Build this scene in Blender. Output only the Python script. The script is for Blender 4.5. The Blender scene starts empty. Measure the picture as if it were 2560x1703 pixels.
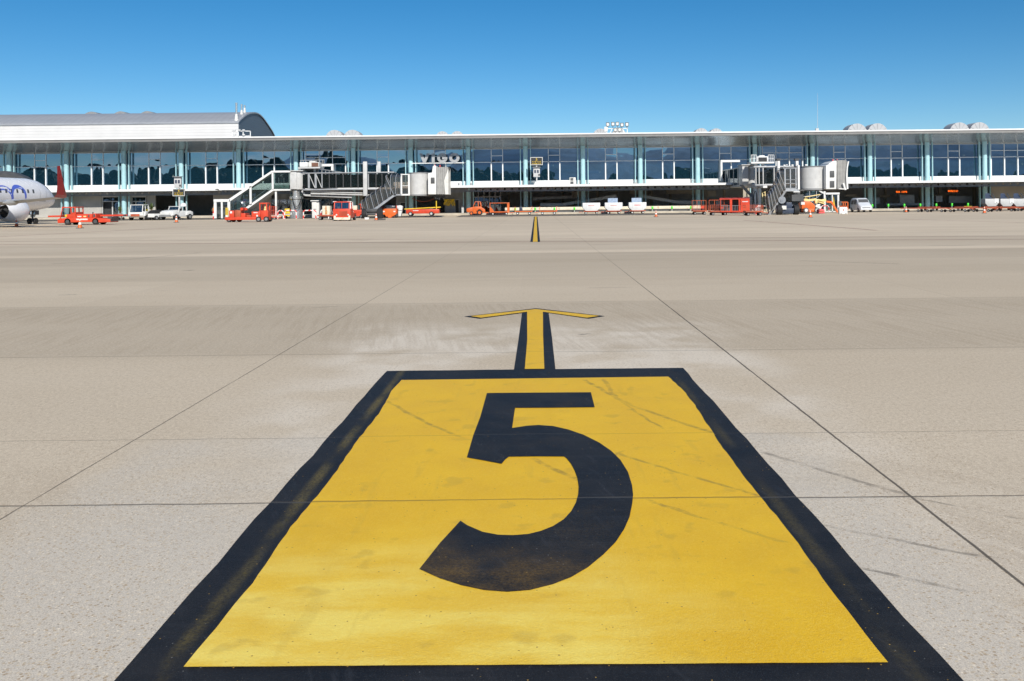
import bpy, bmesh, math, random
from mathutils import Vector, Matrix
random.seed(7)
C = bpy.context.scene.collection
SC = bpy.context.scene

# ------------------------------------------------------------------ camera, sky, sun, exposure
# photo pixels: 2560 x 1703.  level camera with lens shift, rolled a little
F, HC, PX0, PY0, RS = 2300.0, 1.65, 1340.0, 507.0, 0.0105
RC = math.sqrt(1 - RS * RS)
cam_d = bpy.data.cameras.new('camera')
cam = bpy.data.objects.new('camera', cam_d)
C.objects.link(cam)
cam_d.sensor_fit = 'HORIZONTAL'
cam_d.sensor_width = 36.0
cam_d.lens = 36.0 * F / 2560.0
cam_d.shift_x = (1280 - PX0) / 2560.0
cam_d.shift_y = (PY0 - 851.5) / 2560.0
cam_d.clip_start = 0.05
cam_d.clip_end = 9000
cam.matrix_world = Matrix(((RC, RS, 0, 0), (0, 0, -1, 0), (-RS, RC, 0, HC), (0, 0, 0, 1)))
SC.camera = cam

SUN_EL, SUN_AZ = math.radians(33), math.radians(-15)     # sun behind the camera, a little to its right
sd = Vector((-math.sin(SUN_AZ) * math.cos(SUN_EL), -math.cos(SUN_AZ) * math.cos(SUN_EL), math.sin(SUN_EL)))
W = bpy.data.worlds.new('World')
SC.world = W
W.use_nodes = True
wn = W.node_tree
bg = wn.nodes['Background']
sky = wn.nodes.new('ShaderNodeTexSky')
sky.sky_type = 'NISHITA'
sky.sun_disc = False
sky.sun_elevation = SUN_EL
sky.sun_rotation = math.atan2(sd.x, sd.y)
sky.altitude = 2200
sky.air_density = 1.0
sky.dust_density = 0.25
sky.ozone_density = 3.0
hsv = wn.nodes.new('ShaderNodeHueSaturation')
hsv.inputs['Hue'].default_value = 0.495
hsv.inputs['Saturation'].default_value = 1.36
hsv.inputs['Value'].default_value = 0.95
wn.links.new(sky.outputs[0], hsv.inputs['Color'])
# a bank of fair-weather cloud low in the sky behind the camera (the facade mirrors it)
tcw = wn.nodes.new('ShaderNodeTexCoord')
mpw = wn.nodes.new('ShaderNodeMapping'); mpw.inputs['Scale'].default_value = (7, 7, 16)
wn.links.new(tcw.outputs['Generated'], mpw.inputs['Vector'])
nzw = wn.nodes.new('ShaderNodeTexNoise'); nzw.inputs['Scale'].default_value = 1.6; nzw.inputs['Detail'].default_value = 6; nzw.inputs['Roughness'].default_value = .6
wn.links.new(mpw.outputs[0], nzw.inputs['Vector'])
rpw = wn.nodes.new('ShaderNodeMapRange'); rpw.interpolation_type = 'SMOOTHSTEP'
wn.links.new(nzw.outputs['Fac'], rpw.inputs['Value']); rpw.inputs['From Min'].default_value = .50; rpw.inputs['From Max'].default_value = .72
spw = wn.nodes.new('ShaderNodeSeparateXYZ'); wn.links.new(tcw.outputs['Generated'], spw.inputs[0])
bk = wn.nodes.new('ShaderNodeMapRange'); bk.interpolation_type = 'SMOOTHSTEP'
wn.links.new(spw.outputs[1], bk.inputs['Value']); bk.inputs['From Min'].default_value = -.55; bk.inputs['From Max'].default_value = -.85
hi = wn.nodes.new('ShaderNodeMapRange'); hi.interpolation_type = 'SMOOTHSTEP'
wn.links.new(spw.outputs[2], hi.inputs['Value']); hi.inputs['From Min'].default_value = .16; hi.inputs['From Max'].default_value = .04
m1 = wn.nodes.new('ShaderNodeMath'); m1.operation = 'MULTIPLY'; wn.links.new(rpw.outputs[0], m1.inputs[0]); wn.links.new(bk.outputs[0], m1.inputs[1])
m2 = wn.nodes.new('ShaderNodeMath'); m2.operation = 'MULTIPLY'; wn.links.new(m1.outputs[0], m2.inputs[0]); wn.links.new(hi.outputs[0], m2.inputs[1])
cmx = wn.nodes.new('ShaderNodeMix'); cmx.data_type = 'RGBA'
wn.links.new(m2.outputs[0], cmx.inputs[0]); wn.links.new(hsv.outputs[0], cmx.inputs[6]); cmx.inputs[7].default_value = (9.0, 9.2, 9.6, 1)
wn.links.new(cmx.outputs[2], bg.inputs['Color'])
bg.inputs['Strength'].default_value = 0.085
sun_d = bpy.data.lights.new('sun', 'SUN')
sun_d.energy = 4.4
sun_d.angle = math.radians(0.5)
sun_d.color = (1.0, 0.955, 0.88)
sun = bpy.data.objects.new('sun', sun_d)
C.objects.link(sun)
sun.location = (-60, -60, 80)
sun.rotation_euler = sd.to_track_quat('Z', 'Y').to_euler()
SC.view_settings.view_transform = 'Standard'
SC.view_settings.look = 'None'
SC.view_settings.exposure = 0.22
SC.view_settings.gamma = 1.0
SC.cycles.max_bounces = 6
SC.cycles.transparent_max_bounces = 12
SC.cycles.use_denoising = True

# ------------------------------------------------------------------ measuring the photograph
def UV(px, py):
    u, v = px - PX0, py - PY0
    return u * RC - v * RS, u * RS + v * RC
def A(px, py, Y):                       # the point at distance Y seen at a photo pixel
    u, v = UV(px, py)
    return Vector((u * Y / F, Y, HC - v * Y / F))
def G(px, py, z=0.0):                   # the ground point seen at a photo pixel
    u, v = UV(px, py)
    Y = (HC - z) * F / v
    return Vector((u * Y / F, Y, z))
def GX(px, Y, py=500):
    return A(px, py, Y).x

# ------------------------------------------------------------------ mesh builder
class M:
    def __init__(s):
        s.v, s.f = [], []
    def add(s, vs, fs):
        o = len(s.v)
        s.v += [Vector(p) for p in vs]
        s.f += [tuple(i + o for i in f) for f in fs]
        return s
    def box(s, x0, x1, y0, y1, z0, z1):
        return s.add([(x0, y0, z0), (x1, y0, z0), (x1, y1, z0), (x0, y1, z0), (x0, y0, z1), (x1, y0, z1), (x1, y1, z1), (x0, y1, z1)],
                     [(3, 2, 1, 0), (4, 5, 6, 7), (0, 1, 5, 4), (1, 2, 6, 5), (2, 3, 7, 6), (3, 0, 4, 7)])
    def bar(s, p, q, w, h=None, up=(0, 0, 1)):
        p, q = Vector(p), Vector(q)
        h = h or w
        d = (q - p).normalized()
        up = Vector(up)
        if abs(d.dot(up)) > .97:
            up = Vector((0, 1, 0))
        a = d.cross(up).normalized() * w / 2
        b = a.cross(d).normalized() * h / 2
        vs = [p - a - b, p + a - b, p + a + b, p - a + b, q - a - b, q + a - b, q + a + b, q - a + b]
        return s.add(vs, [(0, 1, 2, 3), (7, 6, 5, 4), (4, 5, 1, 0), (5, 6, 2, 1), (6, 7, 3, 2), (7, 4, 0, 3)])
    def prism(s, pts, axis, a0, a1):    # polygon in the plane across the axis, pushed along it
        n = len(pts)
        def mk(p, a):
            return (a, p[0], p[1]) if axis == 'x' else (p[0], a, p[1]) if axis == 'y' else (p[0], p[1], a)
        vs = [mk(p, a0) for p in pts] + [mk(p, a1) for p in pts]
        fs = [tuple(range(n)), tuple(range(2 * n - 1, n - 1, -1))]
        fs += [((i + 1) % n, i, n + i, n + (i + 1) % n) for i in range(n)]
        return s.add(vs, fs)
    def pp(s, pts, Y0, Y1):             # outline measured in the photo at distance Y0, with real depth to Y1
        q = [A(p[0], p[1], Y0) for p in pts]
        return s.prism([(a.x, a.z) for a in q], 'y', Y0, Y1)
    def pbox(s, px0, px1, py0, py1, Y0, Y1):
        a, b = A(px0, py1, Y0), A(px1, py0, Y0)
        return s.box(a.x, b.x, Y0, Y1, a.z, b.z)
    def cyl(s, p, q, r, r2=None, n=14, cap=True):
        p, q = Vector(p), Vector(q)
        r2 = r if r2 is None else r2
        d = (q - p).normalized()
        a = d.orthogonal().normalized()
        b = d.cross(a)
        vs = [p + (a * math.cos(t) + b * math.sin(t)) * r for t in [2 * math.pi * i / n for i in range(n)]]
        vs += [q + (a * math.cos(t) + b * math.sin(t)) * r2 for t in [2 * math.pi * i / n for i in range(n)]]
        fs = [(i, (i + 1) % n, n + (i + 1) % n, n + i) for i in range(n)]
        if cap:
            fs += [tuple(range(n - 1, -1, -1)), tuple(range(n, 2 * n))]
        return s.add(vs, fs)
    def path(s, pts, r, n=6):
        for a, b in zip(pts, pts[1:]):
            s.cyl(a, b, r, n=n)
        return s
    def loft(s, rings, cap=True):
        n = len(rings[0])
        vs = [p for r in rings for p in r]
        fs = []
        for k in range(len(rings) - 1):
            fs += [(k * n + i, k * n + (i + 1) % n, (k + 1) * n + (i + 1) % n, (k + 1) * n + i) for i in range(n)]
        if cap:
            fs += [tuple(range(n - 1, -1, -1)), tuple(range((len(rings) - 1) * n, len(rings) * n))]
        return s.add(vs, fs)
    def lathe(s, prof, cx=0, cy=0, n=20):
        rings = [[(cx + r * math.cos(2 * math.pi * i / n), cy + r * math.sin(2 * math.pi * i / n), z) for i in range(n)] for r, z in prof]
        return s.loft(rings)
    def quad(s, *p):
        return s.add(p, [tuple(range(len(p)))])

OFF = {}
def build(name, m, mat, parent=None, world=False, bevel=0.0, smooth=True, loc=None, rz=0.0):
    off = OFF.get(parent.name, Vector()) if (parent and world) else Vector()
    me = bpy.data.meshes.new(name)
    me.from_pydata([p - off for p in m.v], [], m.f)
    bm = bmesh.new()
    bm.from_mesh(me)
    bmesh.ops.recalc_face_normals(bm, faces=bm.faces)
    if bevel:
        es = [e for e in bm.edges if len(e.link_faces) == 2 and e.calc_face_angle(0) > .5]
        bmesh.ops.bevel(bm, geom=es, offset=bevel, segments=2, profile=.6, affect='EDGES', clamp_overlap=True)
    bm.to_mesh(me)
    bm.free()
    if smooth:
        me.shade_smooth()
        me.set_sharp_from_angle(angle=.6)
    if mat:
        me.materials.append(mat)
    o = bpy.data.objects.new(name, me)
    C.objects.link(o)
    if parent:
        o.parent = parent
        OFF[o.name] = OFF.get(parent.name, Vector())
    if loc is not None:
        o.location = loc
        OFF[o.name] = Vector(loc)
    o.rotation_euler[2] = rz
    return o
def tag(o, label=None, cat=None, group=None, kind=None):
    if label: o['label'] = label
    if cat: o['category'] = cat
    if group: o['group'] = group
    if kind: o['kind'] = kind
    return o
def thing(name, label, cat, loc=(0, 0, 0), rz=0.0, group=None):
    o = bpy.data.objects.new(name, None)
    o.empty_display_size = .3
    C.objects.link(o)
    o.location = loc
    o.rotation_euler[2] = rz
    OFF[o.name] = Vector(loc)
    return tag(o, label, cat, group)
def dup(root, loc, rz=0.0, label=None):
    def cp(o, par):
        c = o.copy()
        C.objects.link(c)
        if par: c.parent = par
        for ch in kids.get(o.name, []):
            cp(ch, c)
        return c
    kids = {}
    for o in C.objects:
        if o.parent: kids.setdefault(o.parent.name, []).append(o)
    r = cp(root, None)
    r.location = loc
    r.rotation_euler[2] = rz
    if label: r['label'] = label
    return r

# ------------------------------------------------------------------ node helpers and materials
class S:
    def __init__(s, nt, k): s.nt, s.k = nt, k
    def op(s, o, b=None, c=None):
        n = s.nt.nodes.new('ShaderNodeMath'); n.operation = o
        for i, x in enumerate((s, b, c)):
            if x is None: continue
            if isinstance(x, S): s.nt.links.new(x.k, n.inputs[i])
            else: n.inputs[i].default_value = x
        return S(s.nt, n.outputs[0])
    def __add__(s, b): return s.op('ADD', b)
    def __sub__(s, b): return s.op('SUBTRACT', b)
    def __mul__(s, b): return s.op('MULTIPLY', b)
    def __truediv__(s, b): return s.op('DIVIDE', b)
    def abs(s): return s.op('ABSOLUTE')
    def max(s, b): return s.op('MAXIMUM', b)
    def min(s, b): return s.op('MINIMUM', b)
    def frac(s): return s.op('FRACT')
    def floor(s): return s.op('FLOOR')
    def inv(s): return (s * -1.0) + 1.0
    def ss(s, a, b):                    # smooth step from a to b
        n = s.nt.nodes.new('ShaderNodeMapRange'); n.interpolation_type = 'SMOOTHSTEP'
        s.nt.links.new(s.k, n.inputs['Value'])
        n.inputs['From Min'].default_value = a; n.inputs['From Max'].default_value = b
        return S(s.nt, n.outputs['Result'])
    def band(s, a, b, e=.02): return s.ss(a - e, a + e) * s.ss(b - e, b + e).inv()
def new_mat(name):
    m = bpy.data.materials.new(name)
    m.use_nodes = True
    nt = m.node_tree
    return m, nt, nt.nodes['Principled BSDF']
def pos(nt):
    g = nt.nodes.new('ShaderNodeTexCoord')
    return g.outputs['Object']
def posw(nt):
    return nt.nodes.new('ShaderNodeNewGeometry').outputs['Position']
def sep(nt, v):
    n = nt.nodes.new('ShaderNodeSeparateXYZ'); nt.links.new(v, n.inputs[0])
    return S(nt, n.outputs[0]), S(nt, n.outputs[1]), S(nt, n.outputs[2])
def comb(nt, x, y, z=0.0):
    n = nt.nodes.new('ShaderNodeCombineXYZ')
    for i, a in enumerate((x, y, z)):
        if isinstance(a, S): nt.links.new(a.k, n.inputs[i])
        else: n.inputs[i].default_value = a
    return n.outputs[0]
def noise(nt, v, sc, det=3, ro=.55, dist=0.0):
    n = nt.nodes.new('ShaderNodeTexNoise')
    if v is not None: nt.links.new(v, n.inputs['Vector'])
    n.inputs['Scale'].default_value = sc; n.inputs['Detail'].default_value = det
    n.inputs['Roughness'].default_value = ro; n.inputs['Distortion'].default_value = dist
    return S(nt, n.outputs['Fac'])
def mixc(nt, f, a, b, mode='MIX'):
    n = nt.nodes.new('ShaderNodeMix'); n.data_type = 'RGBA'; n.blend_type = mode
    if isinstance(f, S): nt.links.new(f.k, n.inputs[0])
    else: n.inputs[0].default_value = f
    for i, c in ((6, a), (7, b)):
        if isinstance(c, tuple): n.inputs[i].default_value = (*c, 1)
        elif isinstance(c, S): nt.links.new(c.k, n.inputs[i])
        else: nt.links.new(c, n.inputs[i])
    return n.outputs[2]
def bump(nt, bs, h, strength=.3, dist=.01):
    n = nt.nodes.new('ShaderNodeBump')
    n.inputs['Strength'].default_value = strength; n.inputs['Distance'].default_value = dist
    nt.links.new(h.k, n.inputs['Height']); nt.links.new(n.outputs[0], bs.inputs['Normal'])
def paint(name, col, rough=.45, metal=0.0, var=.25, sc=1.3, dirt=None, dirt_amt=.35):
    m, nt, bs = new_mat(name)
    p = pos(nt)
    a = noise(nt, p, sc, 4, .6)
    c = mixc(nt, a.ss(.3, .7), tuple(x * (1 - var) for x in col), tuple(min(1, x * (1 + var * .6)) for x in col))
    if dirt:
        c = mixc(nt, noise(nt, p, sc * 2.2, 5, .65).ss(.52, .72) * dirt_amt, c, dirt)
    nt.links.new(c, bs.inputs['Base Color'])
    nt.links.new((noise(nt, p, sc * 3, 3) * .25 + (rough - .12)).k, bs.inputs['Roughness'])
    bs.inputs['Metallic'].default_value = metal
    return m
def glossglass(name, tint, refl_col, refl, wav=.0, wscale=.4, rough=.0, film=(.008, .010, .010)):  # film: even diffuse tint over the pane
    m, nt, bs = new_mat(name)
    nt.nodes.remove(bs)
    out = nt.nodes['Material Output']
    tr = nt.nodes.new('ShaderNodeBsdfTransparent'); tr.inputs[0].default_value = (*tint, 1)
    gl = nt.nodes.new('ShaderNodeBsdfGlossy'); gl.inputs['Color'].default_value = (*refl_col, 1); gl.inputs['Roughness'].default_value = rough
    mx = nt.nodes.new('ShaderNodeMixShader'); mx.inputs[0].default_value = refl
    nt.links.new(tr.outputs[0], mx.inputs[1]); nt.links.new(gl.outputs[0], mx.inputs[2])
    df = nt.nodes.new('ShaderNodeBsdfDiffuse'); df.inputs[0].default_value = (*film, 1)      # even diffuse tint over the pane
    ad = nt.nodes.new('ShaderNodeAddShader'); nt.links.new(mx.outputs[0], ad.inputs[0]); nt.links.new(df.outputs[0], ad.inputs[1]); nt.links.new(ad.outputs[0], out.inputs[0])
    if wav:
        b = nt.nodes.new('ShaderNodeBump'); b.inputs['Strength'].default_value = 1.0; b.inputs['Distance'].default_value = wav
        nt.links.new(noise(nt, pos(nt), wscale, 1, .4).k, b.inputs['Height']); nt.links.new(b.outputs[0], gl.inputs['Normal'])
    return m

# concrete joints, scuffs: the same marks cross the slab and the paint on it
SKIDS = [((1461, 952), (1592, 1022), .03), ((1592, 1022), (1786, 1085), .03), ((1540, 1135), (1925, 1250), .022), ((1620, 1254), (1980, 1365), .02),
         ((965, 1003), (1160, 1100), .026), ((1330, 1150), (1450, 1205), .03), ((1905, 1130), (2285, 1242), .03), ((2060, 1312), (2500, 1400), .022),
         ((405, 677), (428, 676), .16), ((462, 677.5), (482, 675), .16), ((130, 660), (330, 648), .12), ((330, 648), (500, 632), .12), ((145, 738), (200, 736), .08), ((1448, 837), (1478, 834), .05), ((780, 770), (850, 765), .05),
         ((2000, 652), (2250, 660), .14), ((1440, 1180), (1560, 1130), .02), ((2290, 1245), (2560, 1300), .018), ((1510, 950), (1545, 1000), .028), ((1545, 1000), (1660, 1075), .018), ((2150, 1420), (2420, 1480), .02)]
SKIDS = [(G(*a), G(*b), w) for a, b, w in SKIDS]
def joints(nt, X, Y, v):
    wob = (noise(nt, v, 3.5, 4) - .5) * .03
    thin = noise(nt, v, 1.1, 3).ss(.25, .6) * .0035 + .0022
    fx = (((X + 2.86 + wob * .5) / 4.92 + 100.5).frac() - .5).abs() * 4.92
    fy = (((Y - 5.10 + wob) / 5.07 + 100.5).frac() - .5).abs() * 5.07
    near = Y.ss(30, 42).inv()
    main = (X + .41).abs().ss(3.2, 4.2).inv() * .75 + .25
    jx = (fx / (thin * (X.ss(-.5, .5) * .5 + .85) + Y * .00018)).ss(.7, 1.4).inv() * main * (X.ss(-.5, .5) * .25 + .75)
    near = Y.ss(9, 30).inv()
    j65 = ((Y - 6.52 + wob) / .006).abs().ss(.6, 1.4).inv() * .55
    jy = (fy / (thin + Y * .00012)).ss(.7, 1.4).inv() * (Y - 5.1).abs().ss(.5, 1.0).inv()
    jy2 = (fy / (thin * 2 + Y * .0012)).ss(.5, 1.4).inv() * .30 * Y.ss(14, 24).inv()
    return (jx * (near * .75 + .25)).max(jy).max(jy2).max(j65)
def skids(nt, X, Y, v):
    br = noise(nt, v, 9, 4, .7).ss(.35, .6)
    wv_ = noise(nt, v, 4.0, 3, .6)
    tot = None
    for p, q, w in SKIDS:
        d = (q - p); L = d.length; d = d / L
        t = (X - p.x) * d.x + (Y - p.y) * d.y
        k = ((X - p.x) * -d.y + (Y - p.y) * d.x + (t * (t * -1.0 + L)) * (.045 if w < .03 else .02 if w < .06 else .004) + (wv_ - .5) * .07).abs()
        f = (k / w).ss(.35, 1.0).inv() * t.ss(-.03, .03) * t.ss(L - .06, L + .03).inv()
        tot = f if tot is None else tot.max(f)
    return tot * (br * .85 + .15) * (noise(nt, v, 1.7, 2).ss(.3, .6) * .6 + .4)

def concrete_mat():
    m, nt, bs = new_mat('concrete')
    v = posw(nt)
    X, Y, Z = sep(nt, v)
    sx = comb(nt, X * .35, Y)
    big = noise(nt, sx, .22, 4, .6)
    mid = noise(nt, v, 1.4, 5, .65)
    fine = noise(nt, v, 45, 3, .7)
    c = mixc(nt, big.ss(.3, .7), (.415, .365, .295), (.485, .432, .358))
    c = mixc(nt, mid.ss(.25, .75) * .5, c, (.455, .410, .345))
    # slab rows laid on different days
    r = nt.nodes.new('ShaderNodeValToRGB')
    el = r.color_ramp.elements
    el[0].position = 0; el[0].color = (.92, .94, .98, 1)
    el[1].position = 1; el[1].color = (1.02, 1.02, 1.0, 1)
    r.color_ramp.interpolation = 'LINEAR'
    rows = [(6.5, 6.55, 1.03, 1.0), (10.1, 10.22, 1.01, .85), (15.1, 15.25, .85, 1.0), (20.2, 20.4, 1.0, .89), (25.3, 25.6, .88, .83), (30.2, 30.4, .81, 1.12),
            (31.6, 32.0, 1.14, .93), (40.5, 41.2, .92, 1.10), (46, 47, 1.04, 1.14), (60, 75, 1.10, 1.0), (100, 105, 1.02, 1.08)]
    for a, b, ca, cb in rows:
        for q, cc in ((a, ca), (b, cb)):
            e = el.new(min(.999, q / 120.0)); e.color = (cc, cc * .997, cc * .99 if q < 30 else cc, 1)
    wobY = Y + (noise(nt, v, .9, 3) - .5) * .25
    nt.links.new((wobY / 120.0).k, r.inputs[0])
    c = mixc(nt, 1.0, c, r.outputs[0], 'MULTIPLY')
    # patchy slab-to-slab tint
    wn_ = nt.nodes.new('ShaderNodeTexWhiteNoise'); wn_.noise_dimensions = '2D'
    nt.links.new(comb(nt, ((X + 2.86) / 4.92).floor(), ((Y - 5.1) / 5.07).floor()), wn_.inputs['Vector'])
    c = mixc(nt, S(nt, wn_.outputs['Value']) * .22 * Y.ss(5, 11), c, (.37, .315, .25))
    gn = noise(nt, comb(nt, X, Y * .22), 15.0, 4, .75)
    c = mixc(nt, (gn - .5).abs().ss(.0, .22) * .42 * Y.ss(4, 9), c, (.34, .285, .215))
    c = mixc(nt, gn.ss(.55, .8) * .42, c, (.60, .54, .45))
    pt = nt.nodes.new('ShaderNodeTexWhiteNoise'); pt.noise_dimensions = '2D'
    nt.links.new(comb(nt, ((X + 20.0) / 9.84).floor(), ((Y - 5.1) / 5.07).floor()), pt.inputs['Vector'])
    c = mixc(nt, S(nt, pt.outputs['Value']).ss(.45, 1.0) * .18 * Y.ss(14, 22), c, (.36, .315, .26))
    # where old paint was ground away round the marking, pale and bluish
    ax = (X + (noise(nt, v, .8, 3) - .5) * 1.6).abs()
    halo = ax.ss(1.7, 2.7).inv() * Y.ss(11.5, 13.2).inv() * noise(nt, v, .9, 3).ss(.33, .6)
    c = mixc(nt, halo * .8, c, (.56, .53, .485))
    nearz = Y.ss(4.2, 5.6).inv()
    c = mixc(nt, nearz * .35, c, (.455, .425, .385))
    strip = ((X + .41) + (noise(nt, v, 1.3, 3) - .5) * .5).abs().ss(2.1, 2.5).inv()
    c = mixc(nt, strip * (Y + (noise(nt, v, 2.5, 3) - .5) * .15).ss(6.45, 6.6).inv() * (noise(nt, v, .8, 4).ss(.32, .62) * .7 + .12), c, (.435, .42, .395))
    c = mixc(nt, strip.inv() * Y.ss(5, 6.6).inv() * noise(nt, comb(nt, X * 3 + Y * 2, Y * .6), 1.4, 4, .7).ss(.45, .62) * .35, c, (.30, .25, .195))
    # grooves dragged through the wet slab between 10 and 15 m
    gr = noise(nt, comb(nt, (X + (X + .5).abs() * .0 + Y * .16) * 11.0, Y * .55), 1.0, 3, .6).ss(.42, .62) * Y.band(10.3, 15.1, .1) * (noise(nt, v, .45, 2).ss(.36, .60) * .8 + .2)
    c = mixc(nt, gr * .32, c, (.27, .225, .17))
    # broom streaks and tyre film, long in the travel directions
    st = noise(nt, comb(nt, X * .06 + Y * .02, Y * 1.1), 1.0, 5, .7)
    c = mixc(nt, st.ss(.52, .72) * .42 * Y.ss(12, 30), c, (.26, .215, .165))
    st2 = noise(nt, comb(nt, X * .03, Y * .45), 1.3, 4, .7)
    c = mixc(nt, st2.ss(.5, .7) * .30 * Y.ss(36, 60), c, (.62, .58, .51))
    sp = noise(nt, comb(nt, X * .5, Y), 2.3, 4, .6).ss(.68, .76)
    c = mixc(nt, sp * .22, c, (.19, .155, .12))
    # exposed aggregate close by
    vo = nt.nodes.new('ShaderNodeTexVoronoi'); vo.inputs['Scale'].default_value = 62; nt.links.new(v, vo.inputs['Vector'])
    vd = S(nt, vo.outputs['Distance']); hs = nt.nodes.new('ShaderNodeSeparateColor'); nt.links.new(vo.outputs['Color'], hs.inputs[0])
    rnd, rnd2 = S(nt, hs.outputs[0]), S(nt, hs.outputs[1])
    agg = noise(nt, v, .7, 3).ss(.42, .62) * .8 + .2
    zone = Y.ss(6.3, 7.2).inv() * agg + Y.ss(6, 11).inv() * .15
    c = mixc(nt, vd.ss(.25, .42).inv() * rnd.ss(.77, .83) * zone * .85, c, (.68, .63, .54))
    c = mixc(nt, vd.ss(.22, .40).inv() * rnd2.ss(.80, .86) * zone * .8, c, (.17, .14, .11))
    vo2 = nt.nodes.new('ShaderNodeTexVoronoi'); vo2.inputs['Scale'].default_value = 150; nt.links.new(v, vo2.inputs['Vector'])
    h2 = nt.nodes.new('ShaderNodeSeparateColor'); nt.links.new(vo2.outputs['Color'], h2.inputs[0])
    c = mixc(nt, S(nt, h2.outputs[0]).ss(.6, 1.0) * .30 * Y.ss(7, 14).inv(), c, (.64, .58, .49))
    c = mixc(nt, S(nt, h2.outputs[1]).ss(.7, 1.0) * .40 * Y.ss(7, 14).inv(), c, (.26, .22, .18))
    rnd3 = S(nt, hs.outputs[2])
    c = mixc(nt, vd.ss(.25, .5).inv() * rnd3.ss(.86, .91) * zone * .75, c, (.31, .24, .165))
    c = mixc(nt, vd.ss(.25, .5).inv() * rnd3.ss(.16, .10) * zone * .6, c, (.42, .36, .27))
    g2 = noise(nt, v, 170, 2, .8)
    c = mixc(nt, g2.ss(.50, .68) * .62 * Y.ss(4, 16).inv(), c, (.22, .195, .165))
    c = mixc(nt, g2.ss(.48, .30) * .58 * Y.ss(4, 16).inv(), c, (.66, .60, .51))
    g3 = noise(nt, comb(nt, X, Y * .6), 38, 3, .8)
    c = mixc(nt, g3.ss(.50, .72) * .52 * Y.ss(3, 7) * Y.ss(20, 34).inv(), c, (.24, .20, .155))
    c = mixc(nt, g3.ss(.48, .30) * .42 * Y.ss(20, 34).inv(), c, (.60, .54, .45))
    c = mixc(nt, (fine - .5).abs().ss(.05, .25) * .35, c, (.33, .285, .225))
    # oil and rubber spots further out
    oil = noise(nt, comb(nt, X * .3, Y * .8), .55, 3, .55).ss(.66, .74) * Y.ss(14, 20)
    c = mixc(nt, oil * .42, c, (.15, .125, .10))
    c = mixc(nt, skids(nt, X, Y, v) * .62, c, (.10, .09, .082))
    c = mixc(nt, joints(nt, X, Y, v) * .85, c, (.045, .04, .035))
    c = mixc(nt, 1.0, c, (1.36, 1.265, 1.13), 'MULTIPLY')
    nt.links.new(c, bs.inputs['Base Color'])
    bs.inputs['Roughness'].default_value = .88
    bs.inputs['Specular IOR Level'].default_value = .25
    bump(nt, bs, fine * .5 + mid * .4 + gr * -.8 + joints(nt, X, Y, v) * -1.5, .35, .006)
    return m

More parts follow.
